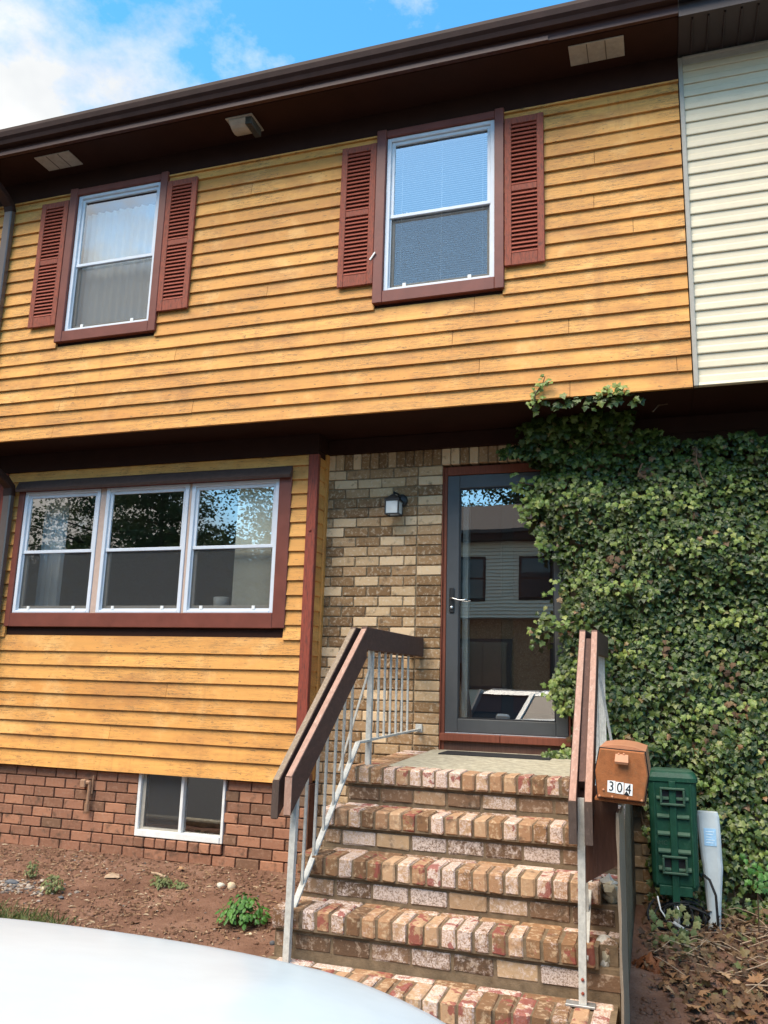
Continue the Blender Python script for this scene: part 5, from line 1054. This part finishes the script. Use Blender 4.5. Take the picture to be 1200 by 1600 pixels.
# ------------------------------------------------------------------ parked cars
def make_car(name, label, loc, rot, paint, group=None):
    t = bpy.data.objects.new(name, None); COL.objects.link(t); t.location = loc; t.rotation_euler = (0, 0, rot); props(t, label, 'car', group)
    Wd = .92                                   # half width; nose at y = 0, tail at y = -4.6, ground at z = 0
    def part(nm, mb, m, parent=None, smooth=False): return link(nm, mb.mesh(nm, (0, 0, 0), smooth), m, parent or t)
    def noseY(s): return -.02 - .053 * s * s - .199 * abs(s) ** 4.08
    # hood
    nu, nv = 28, 26; vv = []; F = []
    for j in range(nv + 1):
        v = j / nv
        for i in range(nu + 1):
            s = -1 + 2 * i / nu; yn = noseY(s); y = yn + (-1.18 - yn) * v
            z = 1.054 + .17 * (1 - (1 - v) ** 1.6) - .024 * s * s - .003 * abs(s) ** 8
            lip = max(0, 1 - v / .10); z -= .071 * lip ** 2.2
            z += .010 * math.exp(-((abs(s) - .62) / .10) ** 2) * min(1, v * 3)
            vv.append((s * (Wd - .035), y, z))
    for j in range(nv):
        for i in range(nu): a = j * (nu + 1) + i; F.append((a, a + 1, a + nu + 2, a + nu + 1))
    part('hood', MB().add(vv, F), paint, smooth=True)
    # body: loft of half-profiles along y
    st_ = [(-.10, .60, .93, .30), (-.25, .80, .94, .26), (-.6, .90, .98, .24), (-1.3, .92, 1.06, .24), (-2.4, .92, 1.07, .24), (-3.6, .92, 1.08, .25), (-4.3, .88, 1.05, .30), (-4.55, .78, .98, .36)]
    rings = []
    for (y, wd, zt, zb_) in st_:
        rings.append([(-wd, y, zb_ + .1), (-wd * .94, y, zb_), (wd * .94, y, zb_), (wd, y, zb_ + .1), (wd, y, .70), (wd * .985, y, zt - .10), (wd * .94, y, zt - .02), (wd * .80, y, zt - .015), (-wd * .80, y, zt - .015), (-wd * .94, y, zt - .02), (-wd * .985, y, zt - .10), (-wd, y, .70)])
    part('body', loft(rings), paint, smooth=False)
    # greenhouse
    gh = loft([[(-.80, -1.20, 1.06), (.80, -1.20, 1.06), (.84, -1.9, 1.06), (.84, -3.9, 1.07), (.78, -4.45, 1.06), (-.78, -4.45, 1.06), (-.84, -3.9, 1.07), (-.84, -1.9, 1.06)],
               [(-.62, -1.95, 1.52), (.62, -1.95, 1.52), (.66, -2.3, 1.54), (.66, -3.8, 1.54), (.62, -4.15, 1.51), (-.62, -4.15, 1.51), (-.66, -3.8, 1.54), (-.66, -2.3, 1.54)]])
    part('windows', gh, MAT['car_glass'])
    part('roof', loft([[(-.66, -1.93, 1.515), (.66, -1.93, 1.515), (.70, -2.3, 1.53), (.70, -3.8, 1.53), (.66, -4.2, 1.50), (-.66, -4.2, 1.50), (-.70, -3.8, 1.53), (-.70, -2.3, 1.53)], [(-.52, -2.1, 1.585), (.52, -2.1, 1.585), (.54, -2.4, 1.60), (.54, -3.7, 1.60), (.52, -4.0, 1.57), (-.52, -4.0, 1.57), (-.54, -3.7, 1.60), (-.54, -2.4, 1.60)]]), paint)
    for s in (-1, 1):
        part('pillar', MB().beam((s * .815, -1.20, 1.06), (s * .655, -1.96, 1.53), .06, .05).beam((s * .85, -2.55, 1.06), (s * .68, -2.6, 1.53), .03, .09).beam((s * .80, -4.42, 1.06), (s * .64, -4.12, 1.53), .05, .16).beam((s * .85, -3.55, 1.06), (s * .68, -3.5, 1.53), .03, .09), paint)
        mi = part('mirror', loft([[(s * (.93 + .0) + dx_, -1.62 + dy_, 1.10 + dz_) for dx_, dz_ in ((0, 0), (.0, .14), (0, .14), (0, 0))] for dy_ in (0,)] * 2) if False else MB().bbox(min(s * .94, s * 1.13), max(s * .94, s * 1.13), -1.72, -1.60, 1.10, 1.25, .03).beam((s * .84, -1.62, 1.09), (s * .96, -1.64, 1.13), .05, .04), paint)
        part('headlight', loft([[(s * .60, -.125, .82), (s * .90, -.42, .84), (s * .905, -.45, .95), (s * .60, -.12, .945)], [(s * .60, -.16, .82), (s * .86, -.45, .84), (s * .86, -.48, .95), (s * .60, -.16, .945)]]), MAT['lens'])
        part('tail_light', MB().bbox(min(s * .60, s * .86), max(s * .60, s * .86), -4.58, -4.40, .82, 1.0, .02), MAT['tail'])
        for y in (-.85, -3.65):
            wv = part('wheel', MB().lathe([(.0, -.10), (.22, -.10), (.33, -.095), (.345, -.06), (.345, .06), (.33, .095), (.22, .10), (0, .10)], (0, 0, 0), 28).xf(Matrix.Translation((s * .80, y, .345)) @ Matrix.Rotation(pi / 2, 4, 'Y')), MAT['rubber'])
            part('rim', MB().lathe([(.0, -.11), (.05, -.112), (.08, -.105), (.20, -.108), (.215, -.10), (.215, .10), (.2, .108), (.05, .112), (0, .11)], (0, 0, 0), 20).xf(Matrix.Translation((s * .80, y, .345)) @ Matrix.Rotation(pi / 2, 4, 'Y')), MAT['chrome'], wv)
        part('door_handle', MB().bbox(min(s * .915, s * .95), max(s * .915, s * .95), -2.55, -2.40, .90, .93, .006).bbox(min(s * .915, s * .95), max(s * .915, s * .95), -3.45, -3.30, .90, .93, .006), paint)
    part('grille', MB().bbox(-.55, .55, -.105, -.05, .60, .86, .02), MAT['ink']); part('bumper', loft([[(-.86, -.35, .34), (-.55, -.06, .34), (.55, -.06, .34), (.86, -.35, .34), (.86, -.5, .34), (-.86, -.5, .34)], [(-.88, -.33, .60), (-.56, -.01, .60), (.56, -.01, .60), (.88, -.33, .60), (.88, -.5, .60), (-.88, -.5, .60)]]), paint)
    part('rear_bumper', MB().bbox(-.84, .84, -4.64, -4.5, .36, .62, .03), paint); part('wiper', MB().tube([(-.5, -1.20, 1.085), (.1, -1.27, 1.12)], .008, 5).tube([(.05, -1.20, 1.085), (.62, -1.29, 1.12)], .008, 5), MAT['rubber'])
    return t
CARX = .409; CARY = -4.312
make_car('parked_car', 'white car parked nose toward the brick steps, only its hood showing', (CARX, CARY, -1.19), 0, MAT['car_white'])
make_car('parked_car', 'grey car parked across the lot facing the far houses, seen only as a reflection', (-.75, -12.4, -1.19), pi, MAT['car_silver'])

# ------------------------------------------------------------------ the row across the lot (seen in the glass)
FY = -19.0
oh = thing('facing_townhouse', 'grey cream sided townhouse across the lot with dark shingle roof, seen only as a reflection', 'townhouse', (0, FY, -1.1))
obj('upper_wall', MB().box(-9, 12, FY - .1, FY + .55, 2.45, 4.75), MAT['house_grey'], oh); obj('lower_wall', MB().box(-9, 12, FY - .6, FY - .02, -1.1, 2.45), MAT['brick_tan'], oh)
hs_ = oh.children[0]
for k in range(22): obj('siding_panel', MB().prism([(FY + .55, 2.45 + .105 * k), (FY + .60, 2.45 + .105 * k), (FY + .552, 2.555 + .105 * k), (FY + .55, 2.555 + .105 * k)], 'x', -9, 12), MAT['house_grey'], hs_)
obj('eave', MB().box(-9.3, 12.3, FY - .1, FY + 1.0, 4.75, 4.95), MAT['brown'], oh); obj('roof', MB().prism([(FY + 1.1, 4.95), (FY + 1.1, 5.05), (FY - 4, 6.9), (FY - 9, 5.0), (FY - 9, 4.9)], 'x', -9.3, 12.3), MAT['shingle'], oh)
obj('chimney_pipe', MB().tube([(-.9, FY - 2.6, 6.2), (-.9, FY - 2.6, 7.0)], .13, 12).tube([(-.9, FY - 2.6, 6.95), (-.9, FY - 2.6, 7.15)], .19, 12), MAT['galv'], oh)
for xx in (-6.4, -3.9, -1.9, .75, 3.4, 6.2, 9.0):
    wn = obj('window', MB().bbox(xx - .5, xx + .5, FY + .52, FY + .61, 2.95, 4.30, .01), MAT['brown'], oh); obj('pane', MB().box(xx - .42, xx + .42, FY + .6, FY + .62, 3.03, 3.60).box(xx - .42, xx + .42, FY + .6, FY + .62, 3.66, 4.22), MAT['car_glass'], wn)
for xx in (-4.0, 2.3, 7.6):
    wn = obj('front_window', MB().bbox(xx - 1.3, xx + 1.3, FY - .03, FY + .08, .35, 1.85, .01), MAT['ink'], oh); obj('pane', MB().box(xx - 1.2, xx - .42, FY + .07, FY + .09, .45, 1.75).box(xx - .4, xx + .4, FY + .07, FY + .09, .45, 1.75).box(xx + .42, xx + 1.2, FY + .07, FY + .09, .45, 1.75), MAT['car_glass'], wn)
    obj('siding', MB().box(xx - 1.6, xx + 1.6, FY - .02, FY + .03, -.6, .33), MAT['house_grey'], oh)
for xx in (-1.1, 5.2): 
    dr = obj('front_door', MB().bbox(xx - .5, xx + .5, FY - .02, FY + .04, -.6, 1.75, .01), MAT['ink'], oh)
    obj('wreath', MB().tube([(xx + .2 * cos(i * pi / 6), FY + .07, .9 + .2 * sin(i * pi / 6)) for i in range(13)], .045, 6), MAT['sprout'], dr); obj('door_step', MB().box(xx - .8, xx + .8, FY + .01, FY + .9, -1.1, -.62), MAT['concrete'], dr)
def tree(x, y, h, r, seed, lab, nb=42, nl=480, ls=(.12, .24)):
    g = random.Random(seed); t = thing('tree', lab, 'tree', (x, y, -1.2)); tk = MB()
    tk.tube([(x, y, -1.25), (x + .1, y, h * .35), (x, y + .1, h * .8)], .28, 8, .06); lc = LeafCloud()
    for b_ in range(nb):
        z = h * (.10 + .88 * b_ / nb); a = b_ * 2.4 + g.uniform(-.4, .4); rr = r * (1.05 - .80 * ((z / h - .25) / .8) ** 1.3 if z > h * .25 else .8) * g.uniform(.65, 1.1); tip = Vector((x + rr * cos(a), y + rr * sin(a), z + rr * .16))
        tk.tube([(x, y, z), tuple(Vector((x, y, z)).lerp(tip, .5) + Vector((0, 0, .1))), tuple(tip)], .06, 5, .015)
        for k in range(nl):
            q = g.random() ** .6; p = Vector((x, y, z)).lerp(tip, q) + Vector((g.gauss(0, .45), g.gauss(0, .45), g.gauss(0, .24))); lc.add(p, (g.gauss(0, 1), g.gauss(0, 1), 1.1), g.uniform(0, 6.3), g.uniform(*ls), OVS)
    obj('trunk', tk, MAT['bark'], t, fix=False); obj('crown', lc.mb, MAT['tree'], t, fix=False, kind='stuff')
OVS = ([(0, 0, 0), (.3, .5, .08), (0, 1, 0), (-.3, .5, .08)], [(0, 1, 2), (0, 2, 3)])
for i, (x, y, h, r) in enumerate(((-30, -24, 9.5, 3.6), (-24, -27, 11.5, 4.2), (-19, -25, 10.0, 3.6), (-14, -28, 12.5, 4.4), (-9, -30, 11.5, 4.0), (-4.5, -31, 11.6, 4.2), (0.5, -30, 11.0, 4.4), (5.5, -32, 10.5, 4.2), (11, -29, 9.5, 4.0))):
    tree(x, y, h * 1.12, r * 1.1, 40 + i, 'dark green tree across the lot, number %s from the left, seen only as a reflection' % ('one', 'two', 'three', 'four', 'five', 'six', 'seven', 'eight', 'nine')[i])

for i, x in enumerate((-40, -34.5, -29.5, -24, -19, -13.5, -8, -2.5, 3)):
    tree(x, -38 - (i % 3) * 1.5, 8.0 + (i * 37 % 5) * .35, 4.6, 80 + i, 'bushy back row tree across the lot, number %s from the left, seen only reflected' % ('one', 'two', 'three', 'four', 'five', 'six', 'seven', 'eight', 'nine')[i], 30, 120, (.45, .85))
